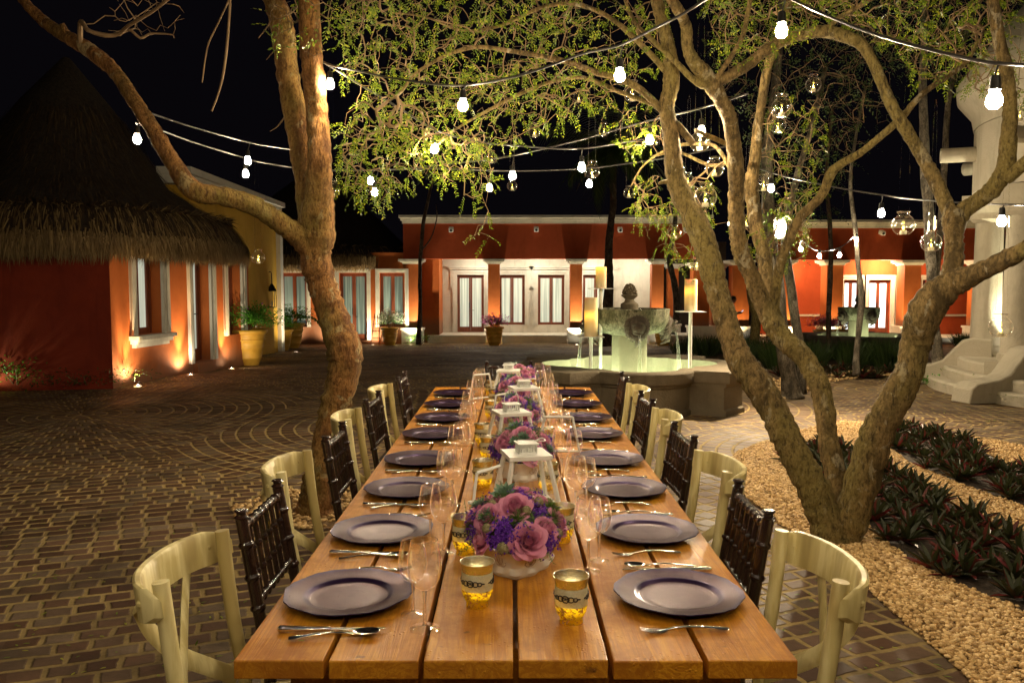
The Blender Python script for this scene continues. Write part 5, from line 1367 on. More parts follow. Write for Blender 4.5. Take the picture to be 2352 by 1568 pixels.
for px0, px1, py0, py1, n_ in ((1690, 1770, 812, 835, 12), (1775, 2080, 822, 852, 44), (1560, 1700, 800, 818, 16), (2195, 2235, 790, 805, 5), (1840, 1900, 795, 812, 8)):
    for _ in range(n_):
        p = gnd(rs.uniform(px0, px1), rs.uniform(py0, py1)); put_grass(p, rs.uniform(.95, 1.35))
# low maroon plants along the far bed edge
rs = random.Random(9)
for _ in range(44):
    if _ < 30: p = gnd(rs.uniform(1770, 2080), rs.uniform(850, 872))
    else: p = gnd(rs.uniform(1695, 1760), rs.uniform(840, 890))
    o = rs.choice(protos)[0].copy(); COL.objects.link(o); o['label'] = 'dark maroon lily at the edge of the far grass bed'; o['group'] = 'maroon lilies edging the far bed'
    o.location = p; o.rotation_euler = (0, 0, rs.uniform(0, 6)); o.scale = (rs.uniform(1.0, 1.5),)*3
def shrub(label, c, R, H, n, mat, seed, lw=.04, name='shrub'):
    rnd = random.Random(seed); t_ = thing(name, label, 'shrub', c)
    b = MB(); bush(b, (0, 0, 0), R, H, n, rnd, lw); b.build('foliage', MAT[mat], t_)
    s = MB()
    for _ in range(7):
        a = rnd.uniform(0, 6.28); s.tube([(0, 0, 0), (R*.6*math.cos(a), R*.6*math.sin(a), H*.7)], .008, 4)
    s.build('stem', MAT['twig'], t_); return t_
p = gnd(40, 900); p.x -= .1
shrub('lit green shrub at the far left edge by the wall', (p.x, p.y+.2, 0), .38, .5, 700, 'leaf_b', 1)
shrub('dark creeping shrub at the foot of the red wall', (p.x+.9, p.y+.45, 0), .8, .32, 900, 'leaf_d', 2)
ground_lamp((p.x-.35, p.y-.15, .004), 'garden uplight under the shrub at the left edge', 7, 120, (.5, .3, .8), (.9, 1, .6))
shrub('small leafy plant at the foot of the thin dark tree', tuple(gnd(968, 792)), .55, .45, 350, 'leaf_b', 3)
shrub('fern growing behind the right of the fountain', tuple(at(1770, 780, 19).to_2d())+(ground_z(19),), .5, .8, 300, 'leaf_d', 4)
shrub('ivy plant creeping round the gazebo steps', tuple(gnd(2150, 885)), .28, .16, 260, 'leaf_b', 5)

# ================================================================== TREES
def limb(b, pts, n=10, k=6, wob=.035, seed=0, nodes=None, minr=.003, extra=None):
    """pts: (x px, y px, depth Y, width px)"""
    rnd = random.Random(seed); P = spline([tuple(at(x, y, Y))+(w/2*Y/F,) for x, y, Y, w in pts], k)
    pos = [Vector(p[:3]) for p in P]; r = [max(minr, p[3])*(1+rnd.uniform(-.06, .06)) for p in P]
    pos = [p+mnoise.noise_vector(p*1.7)*q*.30 for p, q in zip(pos, r)]
    r = [q*.93 for q in r]
    b.tube(pos, r, n, wob=wob, rnd=rnd)
    if nodes is not None: nodes.extend([(p, q) for p, q in zip(pos, r)])
def grow(nodes, targets, seed, step=.11, leafy=1.0, leaf_n=9, leaf_s=.022, droop=.35, leaf_from=.45, curl=.5, spray=.12):
    """branching twigs from the limbs' nodes to the targets; returns (twig mesh, leaf mesh)"""
    rnd = random.Random(seed); cap = 60000
    pos = np.zeros((cap, 3)); par = np.full(cap, -1); n = 0
    for p, r in nodes: pos[n] = p; n += 1
    n0 = n
    T = np.array([tuple(t) for t in targets]); d0 = np.array([np.min(((pos[:n0]-t)**2).sum(1)) for t in T]); order = np.argsort(d0)
    chains = []
    for ti in order:
        t = T[ti]; dd = ((pos[:n]-t)**2).sum(1); j = int(np.argmin(dd)); p = Vector(pos[j]); L = math.sqrt(dd[j])
        if L < .05 or n > cap-60: continue
        m = max(2, int(L/step)); ax = (Vector(t)-p); side = ax.cross(Vector((rnd.gauss(0, 1), rnd.gauss(0, 1), rnd.gauss(0, 1)))).normalized()
        ids = [j]; amp = curl*rnd.uniform(.1, .35)*L; ph = rnd.uniform(0, 3)
        for q in range(1, m+1):
            u = q/m; c = p+ax*u+side*amp*math.sin(u*PI)*(.6+.4*math.sin(ph+u*6))+Vector((0, 0, droop*L*.35*math.sin(u*PI)))+Vector((rnd.gauss(0, 1), rnd.gauss(0, 1), rnd.gauss(0, 1)))*step*.10
            pos[n] = c; par[n] = ids[-1]; ids.append(n); n += 1
        chains.append(ids)
    cnt = np.ones(n)
    for i in range(n-1, n0-1, -1): cnt[par[i]] += cnt[i]
    tw = MB(); lf = MB()
    for ids in chains:
        pts = [Vector(pos[i]) for i in ids]; rr = [min(.024, .0011*cnt[i]**.40) for i in ids]; rr[0] = rr[1]
        tw.tube(pts, rr, 4 if rr[1] < .006 else 6, False)
        m = len(pts)
        for k in range(m):
            if k/m < leaf_from or rnd.random() > leafy: continue
            d = (pts[k]-pts[max(0, k-1)]).normalized() if k else Vector((0, 0, -1))
            rd = (d*.5+Vector((rnd.gauss(0, .6), rnd.gauss(0, .6), rnd.gauss(-.35, .5)))).normalized(); Lr = spray*rnd.uniform(.6, 1.2); sd = rd.cross(Vector((rnd.gauss(0, 1), rnd.gauss(0, 1), 1))).normalized()
            for q in range(leaf_n):
                u = (q//2+1)/(leaf_n/2+.5); s = 1 if q % 2 else -1; o = pts[k]+rd*Lr*u-Vector((0, 0, .3*Lr*u*u)); dd = (sd*s+rd*.5+Vector((rnd.gauss(0, .25), rnd.gauss(0, .25), -.25))).normalized()*leaf_s*rnd.uniform(.5, 1.5); w = rd*leaf_s*.30
                lf.add([o, o+dd*.5+w, o+dd, o+dd*.5-w], [(0, 1, 2, 3)])
    return tw, lf
def tgt(poly, n, Y0, Y1, rnd, dens=None):
    out_ = []; x0, x1 = min(p[0] for p in poly), max(p[0] for p in poly); y0, y1 = min(p[1] for p in poly), max(p[1] for p in poly)
    while len(out_) < n:
        x, y = rnd.uniform(x0, x1), rnd.uniform(y0, y1)
        if inside((x, y), poly): out_.append(at(x, y, rnd.uniform(Y0, Y1)))
    return out_
# ---- left leaning tree
t_ = thing('leaning_tree', 'tall reddish tree leaning beside the left of the table', 'tree')
b = MB(); nl = []
limb(b, [(728, 1185, 5.6, 104), (735, 1150, 5.6, 92), (742, 1080, 5.62, 80), (756, 1000, 5.65, 76), (775, 920, 5.7, 74), (790, 860, 5.7, 76), (792, 815, 5.7, 88), (775, 760, 5.7, 78), (752, 700, 5.7, 74), (732, 640, 5.7, 72), (722, 590, 5.7, 76), (728, 540, 5.7, 88), (737, 460, 5.65, 72), (736, 360, 5.6, 60), (726, 260, 5.6, 54), (719, 160, 5.5, 54), (714, 60, 5.5, 52), (708, -60, 5.4, 48)], 30, 10, .045, 1, nl)
limb(b, [(716, 620, 5.74, 50), (716, 520, 5.78, 62), (710, 430, 5.8, 60), (694, 350, 5.82, 56), (678, 260, 5.85, 54), (664, 160, 5.9, 52), (655, 70, 5.9, 56), (632, 0, 5.9, 50), (600, -60, 5.9, 44)], 24, 9, .045, 2, nl)
limb(b, [(726, 600, 5.7, 60), (690, 552, 5.65, 56), (640, 512, 5.55, 50), (582, 474, 5.45, 48), (510, 452, 5.35, 46), (455, 443, 5.3, 48), (425, 420, 5.3, 46), (385, 355, 5.35, 40), (345, 285, 5.4, 37), (300, 215, 5.5, 34), (265, 165, 5.6, 34), (215, 120, 5.7, 36), (160, 86, 5.8, 32), (105, 50, 6, 28), (60, 8, 6.1, 22), (20, -40, 6.2, 20)], 24, 9, .045, 3, nl)
b.ball(tuple(at(803, 806, 5.65)), .052, 14, 10, (1.3, .9, 1.5))
limb(b, [(160, 88, 5.8, 16), (148, 62, 5.78, 14), (144, 54, 5.77, 12)], 8, 3, .05, 4)
b.build('trunk', MAT['bark_l'], t_, smooth=180)
b = MB(); nb = []
limb(b, [(186, 100, 5.7, 12), (188, 50, 5.6, 12), (205, 70, 5.5, 10), (245, 82, 5.5, 11), (275, 78, 5.5, 10), (300, 58, 5.4, 9), (345, 32, 5.3, 8), (392, -5, 5.2, 7), (430, -40, 5.2, 6)], 7, 5, .05, 5, nb, .002)
limb(b, [(275, 80, 5.5, 8), (300, 70, 5.5, 7), (325, 88, 5.5, 6), (350, 78, 5.5, 5), (395, 80, 5.5, 3), (402, 88, 5.5, 2)], 6, 5, .05, 6, nb, .002)
limb(b, [(538, -20, 5.3, 5), (500, 60, 5.3, 4), (478, 110, 5.3, 4), (466, 190, 5.3, 3)], 6, 5, .05, 7, None, .002)
limb(b, [(531, -30, 5.0, 6), (527, 60, 5.0, 6), (518, 150, 5.0, 6), (505, 210, 5.0, 5), (488, 256, 5.0, 4)], 6, 5, .05, 8, None, .002)
limb(b, [(664, 258, 5.85, 5), (640, 290, 5.8, 3), (622, 302, 5.8, 2)], 5, 4, .05, 9, None, .002)
limb(b, [(655, 100, 5.9, 5), (630, 120, 5.8, 3), (614, 138, 5.8, 2)], 5, 4, .05, 10, None, .002)
limb(b, [(640, 20, 5.9, 6), (618, 60, 5.8, 4), (596, 88, 5.7, 2)], 5, 4, .05, 11, None, .002)
rnd = random.Random(31)
tw, lf = grow(nb, tgt([(210, 60), (300, -40), (440, -60), (430, 60), (400, 90), (330, 96), (250, 80)], 60, 5.2, 5.8, rnd), 3, leafy=0)
b.v += []; o_ = len(b.v); b.v += tw.v; b.f += [tuple(i+o_ for i in f) for f in tw.f]
tw, lf = grow(nl[:], tgt([(620, -40), (790, -40), (790, 90), (730, 140), (690, 60), (650, 130), (610, 60)], 70, 5.2, 5.7, rnd)+tgt([(690, 60), (735, 60), (735, 170), (690, 150)], 12, 5.3, 5.45, rnd), 4, leafy=.75, leaf_s=.03, leaf_n=7)
o_ = len(b.v); b.v += tw.v; b.f += [tuple(i+o_ for i in f) for f in tw.f]
b.build('branches', MAT['twig'], t_)['kind'] = 'stuff'; lf.build('foliage', MAT['leaf'], t_)['kind'] = 'stuff'

# ---- right multi-stemmed tree with the canopy over the table
t_ = thing('spreading_tree', 'multi-stemmed mottled tree in the gravel bed whose canopy spans the table', 'tree')
b = MB(); nr = []
A_ = [(1905, 1240, 5.0, 96), (1893, 1190, 5.0, 84), (1868, 1120, 5.03, 80), (1838, 1060, 5.06, 78), (1808, 1000, 5.1, 74), (1778, 940, 5.15, 70), (1740, 880, 5.2, 74), (1706, 835, 5.25, 66), (1684, 780, 5.3, 60), (1660, 710, 5.35, 56), (1640, 650, 5.4, 56), (1628, 590, 5.4, 58), (1606, 520, 5.45, 58), (1570, 450, 5.5, 52), (1552, 395, 5.5, 48), (1546, 330, 5.5, 40), (1536, 250, 5.5, 38), (1545, 200, 5.5, 40), (1540, 130, 5.5, 34), (1520, 50, 5.5, 30), (1500, -40, 5.5, 26)]
limb(b, A_, 30, 9, .05, 1, nr)
B_ = [(1935, 1235, 5.15, 60), (1925, 1130, 5.2, 52), (1908, 1020, 5.25, 50), (1898, 950, 5.3, 50), (1885, 890, 5.35, 50), (1866, 850, 5.4, 50), (1836, 808, 5.45, 50), (1800, 780, 5.5, 50), (1772, 740, 5.55, 48), (1748, 690, 5.6, 44), (1724, 630, 5.6, 42), (1706, 590, 5.6, 42), (1697, 540, 5.6, 40), (1696, 470, 5.6, 40), (1694, 410, 5.55, 38), (1686, 333, 5.5, 36), (1674, 267, 5.45, 36), (1654, 227, 5.4, 38), (1626, 180, 5.35, 40), (1596, 145, 5.3, 34), (1580, 110, 5.3, 28), (1576, 60, 5.3, 26), (1560, 25, 5.2, 26), (1530, -20, 5.2, 24)]
limb(b, B_, 26, 9, .05, 2, nr)
limb(b, [(1838, 808, 5.46, 30), (1812, 780, 5.6, 34), (1780, 730, 5.75, 34), (1764, 660, 5.85, 34), (1758, 590, 5.9, 34), (1742, 530, 5.95, 34), (1734, 470, 6, 32), (1728, 423, 6, 34), (1737, 367, 6, 28), (1744, 293, 6, 24), (1752, 233, 6, 22), (1768, 143, 5.9, 22), (1800, 60, 5.8, 18), (1820, -30, 5.8, 16)], 24, 9, .05, 3, nr)
C_ = [(1945, 1240, 4.98, 70), (1955, 1180, 4.98, 84), (1985, 1080, 4.95, 82), (2020, 990, 4.9, 80), (2060, 915, 4.85, 76), (2090, 850, 4.8, 70), (2105, 790, 4.8, 72), (2120, 745, 4.75, 80), (2150, 695, 4.7, 84), (2195, 655, 4.65, 66), (2250, 628, 4.55, 50), (2300, 600, 4.45, 46), (2370, 565, 4.3, 44), (2440, 520, 4.2, 40)]
limb(b, C_, 30, 9, .05, 4, nr)
limb(b, [(2165, 690, 4.7, 60), (2185, 650, 4.7, 54), (2194, 600, 4.72, 46), (2192, 550, 4.75, 44), (2188, 508, 4.78, 52), (2174, 476, 4.8, 36), (2147, 417, 4.85, 34), (2114, 350, 4.9, 30), (2081, 293, 4.9, 30), (2047, 233, 4.9, 27), (2014, 157, 4.95, 26), (1985, 108, 5, 27), (1951, 87, 5, 30), (1897, 72, 5.1, 30), (1831, 83, 5.2, 26), (1770, 112, 5.25, 26), (1722, 148, 5.3, 26), (1672, 178, 5.35, 26), (1630, 196, 5.35, 22), (1598, 186, 5.35, 16), (1543, 133, 5.4, 13), (1493, 87, 5.5, 11), (1458, 50, 5.6, 9), (1430, -20, 5.6, 8)], 24, 9, .05, 5, nr)
limb(b, [(2195, 520, 4.78, 44), (2212, 488, 4.78, 42), (2240, 468, 4.76, 40), (2281, 433, 4.7, 42), (2308, 380, 4.65, 40), (2318, 300, 4.6, 36), (2322, 233, 4.6, 32), (2314, 160, 4.6, 30), (2296, 80, 4.6, 28), (2280, -30, 4.6, 24)], 24, 9, .05, 6, nr)
limb(b, [(2310, 410, 4.65, 34), (2335, 390, 4.6, 32), (2380, 350, 4.5, 30), (2430, 300, 4.5, 26)], 12, 5, .03, 7, nr)
limb(b, [(1776, 720, 5.6, 26), (1790, 620, 5.5, 24), (1812, 555, 5.45, 24), (1840, 500, 5.4, 24), (1888, 450, 5.3, 22), (1908, 400, 5.25, 24), (1931, 377, 5.2, 20), (1977, 350, 5.1, 17), (2031, 307, 5.0, 17), (2074, 270, 4.95, 17), (2098, 240, 4.9, 15), (2131, 207, 4.9, 14), (2181, 173, 4.9, 12), (2224, 140, 4.9, 10), (2250, 90, 4.9, 8)], 12, 6, .03, 8, nr)
limb(b, [(1576, 455, 5.5, 20), (1545, 420, 5.5, 14), (1520, 420, 5.5, 9), (1516, 424, 5.5, 5)], 8, 4, .05, 9)
# secondary limbs sweeping left over the table
limb(b, [(1592, 330, 5.45, 18), (1560, 290, 5.5, 18), (1526, 258, 5.5, 18), (1476, 210, 5.5, 18), (1426, 182, 5.5, 17), (1376, 168, 5.5, 16), (1309, 145, 5.4, 14), (1243, 130, 5.3, 12), (1176, 118, 5.2, 11), (1100, 108, 5.2, 10), (1038, 122, 5.2, 9), (988, 148, 5.2, 8), (950, 175, 5.2, 7), (920, 215, 5.2, 6), (880, 240, 5.2, 4)], 9, 6, .04, 10, nr, .002)
limb(b, [(1545, 180, 5.5, 16), (1470, 100, 5.5, 14), (1400, 40, 5.6, 12), (1320, 10, 5.7, 10), (1240, 20, 5.8, 9), (1150, 60, 5.9, 7), (1060, 70, 6, 6), (980, 40, 6, 5), (900, 30, 6, 4)], 8, 6, .04, 11, nr, .002)
limb(b, [(1500, 240, 5.55, 12), (1420, 210, 5.8, 11), (1350, 180, 6, 10), (1280, 185, 6.1, 9), (1200, 215, 6.2, 9), (1130, 250, 6.3, 8), (1060, 290, 6.3, 6), (1000, 330, 6.3, 4)], 8, 6, .04, 12, nr, .002)
limb(b, [(1600, 300, 5.5, 12), (1700, 350, 5.8, 12), (1640, 380, 6.1, 9), (1560, 350, 6.4, 8), (1500, 360, 6.6, 6)], 8, 6, .04, 13, nr, .002)
limb(b, [(1640, 190, 5.35, 12), (1700, 100, 5.2, 12), (1720, 30, 5.1, 11), (1730, -50, 5, 10)], 8, 5, .04, 14, nr, .002)
limb(b, [(1900, 70, 5.1, 14), (1930, 40, 5, 12), (2000, 0, 4.9, 10), (2060, -40, 4.9, 8)], 8, 5, .04, 15, nr, .002)
limb(b, [(1700, 430, 5.6, 12), (1650, 340, 5.9, 10), (1600, 330, 6.1, 9), (1540, 340, 6.2, 7), (1480, 380, 6.3, 5), (1450, 430, 6.3, 4)], 8, 6, .04, 16, nr, .002)
b.build('trunk', MAT['bark_r'], t_, smooth=180)
rnd = random.Random(77)
TG = tgt([(780, -60), (1350, -60), (1350, 100), (1200, 110), (1000, 130), (900, 180), (790, 190), (775, 60)], 560, 5.0, 6.4, rnd)
TG += tgt([(1200, -60), (1560, -60), (1520, 230), (1400, 180), (1200, 130)], 210, 5.2, 6.6, rnd)
TG += tgt([(880, 160), (1250, 130), (1420, 190), (1380, 240), (1250, 300), (1150, 350), (1000, 330), (860, 260), (820, 200)], 430, 5.0, 6.6, rnd)
TG += tgt([(780, 290), (830, 230), (1000, 300), (980, 400), (920, 440), (860, 470), (780, 430)], 260, 5.0, 5.9, rnd)
TG += tgt([(980, 330), (1120, 320), (1140, 420), (1080, 470), (1000, 400)], 90, 5.3, 6.4, rnd)
TG += tgt([(1380, 200), (1540, 250), (1540, 330), (1450, 360), (1380, 280)], 60, 5.6, 6.6, rnd)
TG += tgt([(1450, 400), (1640, 400), (1660, 520), (1600, 640), (1500, 560), (1460, 480)], 120, 5.8, 6.8, rnd)
TG += tgt([(1440, 470), (1530, 470), (1560, 590), (1500, 560)], 40, 6.0, 6.8, rnd)
TG += tgt([(1620, -60), (1900, -60), (1900, 60), (1800, 100), (1700, 140), (1640, 100)], 210, 4.8, 6.2, rnd)
TG += tgt([(1850, -60), (2352, -60), (2352, 170), (2250, 150), (2050, 110), (1960, 80)], 330, 4.6, 6.4, rnd)
TG += tgt([(2050, 90), (2352, 150), (2352, 260), (2200, 200), (2080, 180)], 90, 4.8, 6.2, rnd)
TG += tgt([(1680, 480), (1860, 430), (1880, 560), (1800, 620), (1720, 600)], 110, 5.8, 6.8, rnd)
TG += tgt([(1760, 240), (1900, 220), (1900, 480), (1800, 470)], 70, 5.6, 6.6, rnd)
TG += tgt([(1080, 440), (1140, 440), (1130, 560), (1090, 540)], 9, 5.3, 5.6, rnd)
tw, lf = grow(nr[::3], TG, 12, leafy=1.0, leaf_n=14, leaf_s=.020, droop=.25, spray=.10)
tw.build('branches', MAT['twig'], t_)['kind'] = 'stuff'; lf.build('foliage', MAT['leaf'], t_)['kind'] = 'stuff'

# ---- trees beyond
def simple_tree(name, label, trunks, polys, seed, bk='bark_g', lm='leaf_d', leafy=.7, Y0=9, Y1=11, ls=.035, ln=7, group=None):
    t_ = thing(name, label, 'tree', group=group); b = MB(); nn = []
    for i, tr in enumerate(trunks): limb(b, tr, 10, 5, .04, seed+i, nn, .004)
    b.build('trunk', MAT[bk], t_, smooth=180); rnd = random.Random(seed); T = []
    for poly, n in polys: T += tgt(poly, n, Y0, Y1, rnd)
    if T:
        tw, lf = grow(nn, T, seed, step=.2, leafy=leafy, leaf_n=ln, leaf_s=ls, spray=.2, leaf_from=.3)
        tw.build('branches', MAT['bark_d'] if bk != 'bark_g' else MAT['twig'], t_)['kind'] = 'stuff'
        if lf.v: lf.build('foliage', MAT[lm], t_)['kind'] = 'stuff'
    return t_
simple_tree('slender_tree', 'straight pale-barked tree wound with lights behind the spreading tree', [[(1819, 915, 11.4, 60), (1815, 880, 11.4, 44), (1805, 790, 11.4, 38), (1785, 660, 11.4, 38), (1770, 560, 11.5, 34), (1764, 440, 11.5, 28), (1768, 300, 11.5, 24), (1790, 150, 11.6, 18), (1800, -40, 11.6, 14)], [(1846, 905, 11.6, 22), (1838, 800, 11.7, 22), (1822, 680, 11.8, 22), (1806, 560, 11.8, 20), (1830, 420, 11.8, 16), (1870, 280, 11.8, 12), (1900, 150, 12, 10)]],
    [([(1600, -60), (2000, -60), (2000, 260), (1850, 420), (1740, 380), (1640, 200)], 520), ([(1700, 400), (1860, 420), (1860, 600), (1760, 560)], 60)], 40, Y0=10, Y1=13.5)
simple_tree('slender_tree', 'thin curved tree carrying the small festoon bulbs', [[(1968, 862, 13.6, 20), (1970, 800, 13.6, 14), (1980, 690, 13.6, 15), (1972, 600, 13.6, 12), (1966, 520, 13.6, 11), (1955, 430, 13.7, 9), (1965, 330, 13.8, 7), (1990, 200, 14, 6)]], [([(1880, 60), (2080, 40), (2060, 330), (1930, 420)], 110)], 50, Y0=12.5, Y1=14.5)
simple_tree('slender_tree', 'dark straight sapling in front of the garden building', [[(1905, 800, 18, 12), (1906, 700, 18, 12), (1910, 600, 18, 11), (1908, 500, 18, 10), (1900, 400, 18, 8), (1915, 250, 18, 6)]], [([(1850, 180), (1960, 180), (1960, 500), (1870, 500)], 60)], 51, bk='bark_d', Y0=17, Y1=19, ls=.05)
simple_tree('slender_tree', 'grey twin-stemmed tree behind the right fork of the spreading tree', [[(2160, 868, 13.2, 34), (2152, 800, 13.2, 26), (2143, 700, 13.2, 24), (2138, 560, 13.2, 26), (2130, 430, 13.2, 24), (2124, 300, 13.2, 20), (2122, 160, 13.2, 18), (2130, -40, 13.2, 14)], [(2150, 640, 13.2, 16), (2162, 520, 13.3, 16), (2172, 380, 13.4, 15), (2180, 240, 13.4, 13), (2200, 150, 13.5, 10), (2240, 20, 13.5, 8)]],
    [([(1980, -60), (2400, -60), (2400, 160), (2250, 200), (2100, 180), (2000, 120)], 600)], 52, Y0=11.5, Y1=14.5)
simple_tree('slender_tree', 'thin dark tree growing in front of the left end of the portico', [[(963, 792, 29.6, 14), (966, 700, 29.6, 9), (967, 600, 29.6, 9), (972, 530, 29.6, 10), (985, 460, 29.6, 8), (1000, 390, 29.6, 6), (1010, 320, 29.6, 4)], [(970, 575, 29.6, 4), (992, 545, 29.6, 3), (1005, 500, 29.6, 3), (1003, 470, 29.6, 2)]], [([(930, 300), (1100, 300), (1080, 420), (960, 430)], 50)], 53, bk='bark_d', lm='leaf_d', Y0=29, Y1=30.2, ls=.09)
simple_tree('slender_tree', 'crooked grey tree standing in the passage behind the candle stand', [[(1548, 768, 27, 16), (1556, 700, 27, 16), (1552, 650, 27, 15), (1540, 600, 27, 14), (1548, 540, 27, 12), (1560, 450, 27, 10)]], [], 54, bk='bark_g')
simple_tree('slender_tree', 'tree trunk forking in the dark passage beside the man', [[(1735, 800, 21, 26), (1738, 740, 21, 22), (1728, 690, 21, 18), (1720, 640, 21, 15), (1722, 560, 21, 12)], [(1736, 740, 21, 18), (1752, 700, 21, 16), (1760, 640, 21, 14), (1764, 560, 21, 12)]], [], 55, bk='bark_r')
simple_tree('slender_tree', 'dark trunk rising between the two gazebo columns', [[(2300, 830, 14.8, 22), (2303, 700, 14.8, 20), (2303, 560, 14.8, 18), (2300, 500, 14.8, 14)]], [([(2290, 520), (2320, 520), (2316, 640), (2292, 640)], 14)], 56, bk='bark_d', lm='leaf', Y0=14.6, Y1=15.2)
# palm
t_ = thing('palm_tree', 'dark palm trunk rising in front of the portico beside the fountain bowl', 'palm')
b = MB(); limb(b, [(1398, 792, 24.5, 36), (1398, 740, 24.5, 28), (1399, 650, 24.5, 24), (1401, 580, 24.5, 20), (1404, 520, 24.5, 18), (1410, 470, 24.5, 17), (1410, 400, 24.5, 16), (1404, 340, 24.5, 15)], 12, 6, .05, 60)
b.build('trunk', MAT['bark_d'], t_, smooth=180)
b = MB(); c = at(1404, 335, 24.5); rnd = random.Random(3)
for k in range(34):
    a = rnd.uniform(0, 6.28); el = rnd.uniform(-.7, 1.2); d = Vector((math.cos(a)*math.cos(el), math.sin(a)*math.cos(el), math.sin(el))); L = rnd.uniform(1.3, 2.1); pts = []
    p = c.copy()
    for q in range(9): pts.append(p.copy()); p += d*L/8; d = (d+Vector((0, 0, -.13))).normalized()
    b.tube(pts, [.018-.0018*i for i in range(9)], 4, False)
    for q in range(1, 9):
        for s in range(6):
            sd = (pts[q]-pts[q-1]).cross(Vector((0, 0, 1))).normalized()*(1 if s % 2 else -1)
            b.blade(pts[q]+(pts[q-1]-pts[q])*(s//2)/3, sd+(pts[q]-pts[q-1]).normalized()*.9+Vector((0, 0, -.3)), (0, 0, 1), .5, .035, .4, 2)
b.build('fronds', MAT['leaf_d'], t_)
# dark tree mass beyond the roofs
# ================================================================== STRING LIGHTS
def string_light(label, cable, bulbs, s=1.0, mat='bulb', wire=.0065, world=None):
    """cable: (x px, y px, Y); bulbs: (x px, y px, Y) of the glowing glass"""
    t_ = thing('string_lights', label, 'string lights', (0, 0, 0))
    P = [Vector(p[:3]) for p in spline([tuple(at(*c)) for c in cable], 8)] if world is None else [Vector(p) for p in spline(world, 8)]
    MB().tube(P, wire, 6).build('cable', MAT['cable'], t_, smooth=180)
    for q in bulbs:
        c = at(*q) if world is None else Vector(q); j = min(range(len(P)), key=lambda i: (P[i]-c-Vector((0, 0, .13))).length); a = P[j]
        top = c+Vector((0, 0, .075*s))
        b = MB(); pts = spline([tuple(a), (a.x*.5+top.x*.5+.012, a.y*.5+top.y*.5, max(a.z, top.z)*.6+min(a.z, top.z)*.4+.015), tuple(top)], 5); b.tube(pts, .0035, 5)
        b.lathe([(.001, .078*s), (.013*s, .077*s), (.017*s, .07*s), (.019*s, .036*s), (.0215*s, .032*s), (.0215*s, .028*s), (.001, .028*s)], 12, c=tuple(c)); so = b.build('socket', MAT['black'], t_, smooth=50)
        g_ = MB(); g_.lathe([(.012*s, .028*s), (.016*s, .020*s), (.024*s, .004*s), (.0265*s, -.010*s), (.024*s, -.024*s), (.015*s, -.034*s), (.001, -.037*s)], 10, c=tuple(c)); g_.build('bulb', MAT[mat], t_, smooth=180)
    return t_
string_light('black string of lit bulbs nearest over the table, starting at the leaning tree', [(738, 140, 5.55), (768, 152, 5.4), (821, 163, 5.2), (921, 183, 4.95), (1055, 197, 4.65), (1176, 178, 4.5), (1259, 153, 4.4), (1343, 123, 4.3), (1426, 104, 4.2), (1509, 63, 4.1), (1566, 35, 4.0), (1640, -10, 3.9), (1760, -60, 3.8)], [(760, 192, 5.5), (1065, 240, 4.6), (1425, 171, 4.2)])
string_light('thick black cable with lit bulbs crossing the top right corner', [(1760, -60, 3.8), (1797, -15, 3.75), (1840, 8, 3.65), (1905, 38, 3.5), (2010, 78, 3.3), (2130, 112, 3.1), (2250, 140, 2.95), (2300, 146, 2.88), (2380, 150, 2.8), (2480, 148, 2.7)], [(1797, 68, 3.75), (2286, 226, 2.9)])
string_light('string of lit bulbs sloping down from the leaning tree behind the first', [(742, 142, 5.6), (820, 190, 5.65), (905, 240, 5.7), (1005, 300, 5.8), (1100, 325, 5.9), (1176, 334, 6), (1330, 342, 6.1), (1480, 320, 6.2)], [(1000, 340, 5.8), (1338, 383, 6.1)])
string_light('upper string of bulbs between the two limbs of the leaning tree', [(340, 258, 5.45), (460, 297, 6.2), (588, 330, 6.8), (700, 348, 6.4)], [(571, 368, 6.8)], mat='bulb_dim')
string_light('lower string of bulbs running left to right across the courtyard', [(316, 285, 5.5), (330, 284, 5.5), (440, 325, 6.4), (560, 362, 7.1), (588, 370, 7.1), (690, 387, 6.9), (800, 392, 7), (1000, 388, 7.2), (1176, 393, 7.3), (1338, 388, 7.3), (1440, 376, 7.2), (1560, 358, 7.0), (1700, 330, 6.8)], [(317, 318, 5.6), (566, 398, 7.1), (853, 414, 7.3), (862, 440, 7.0), (1126, 430, 7.3), (1355, 421, 7.3), (1565, 386, 7.0)], mat='bulb_dim')
string_light('string of bulbs rising right through the spreading tree', [(930, 388, 6.9), (1060, 374, 6.8), (1176, 358, 6.6), (1320, 325, 6.2), (1490, 278, 5.9), (1600, 252, 5.6), (1720, 215, 5.3)], [(1179, 402, 6.6), (1494, 320, 5.8), (1613, 300, 5.6)])
string_light('string of bulbs at the right running from the tree past the gazebo', [(1740, 385, 7), (1800, 404, 7), (1931, 432, 6.9), (2025, 447, 6.7), (2097, 457, 6.4), (2231, 467, 5.6), (2310, 470, 5.1), (2420, 472, 4.6)], [(1773, 431, 7), (2026, 488, 6.7), (2303, 506, 5.1)], mat='bulb_dim')
string_light('small festoon of bulbs sagging between two thin trees in front of the red beam', [(1760, 530, 12.5), (1795, 515, 11.6), (1830, 540, 12), (1870, 572, 12.4), (1900, 576, 12.6), (1935, 566, 13), (1960, 545, 13.4), (1968, 530, 13.55)], [(1770, 548, 12.3), (1841, 571, 12.1), (1884, 587, 12.5), (1930, 585, 12.9), (1969, 549, 13.5), (1679, 512, 12.2)], s=1.15, mat='bulb_far')
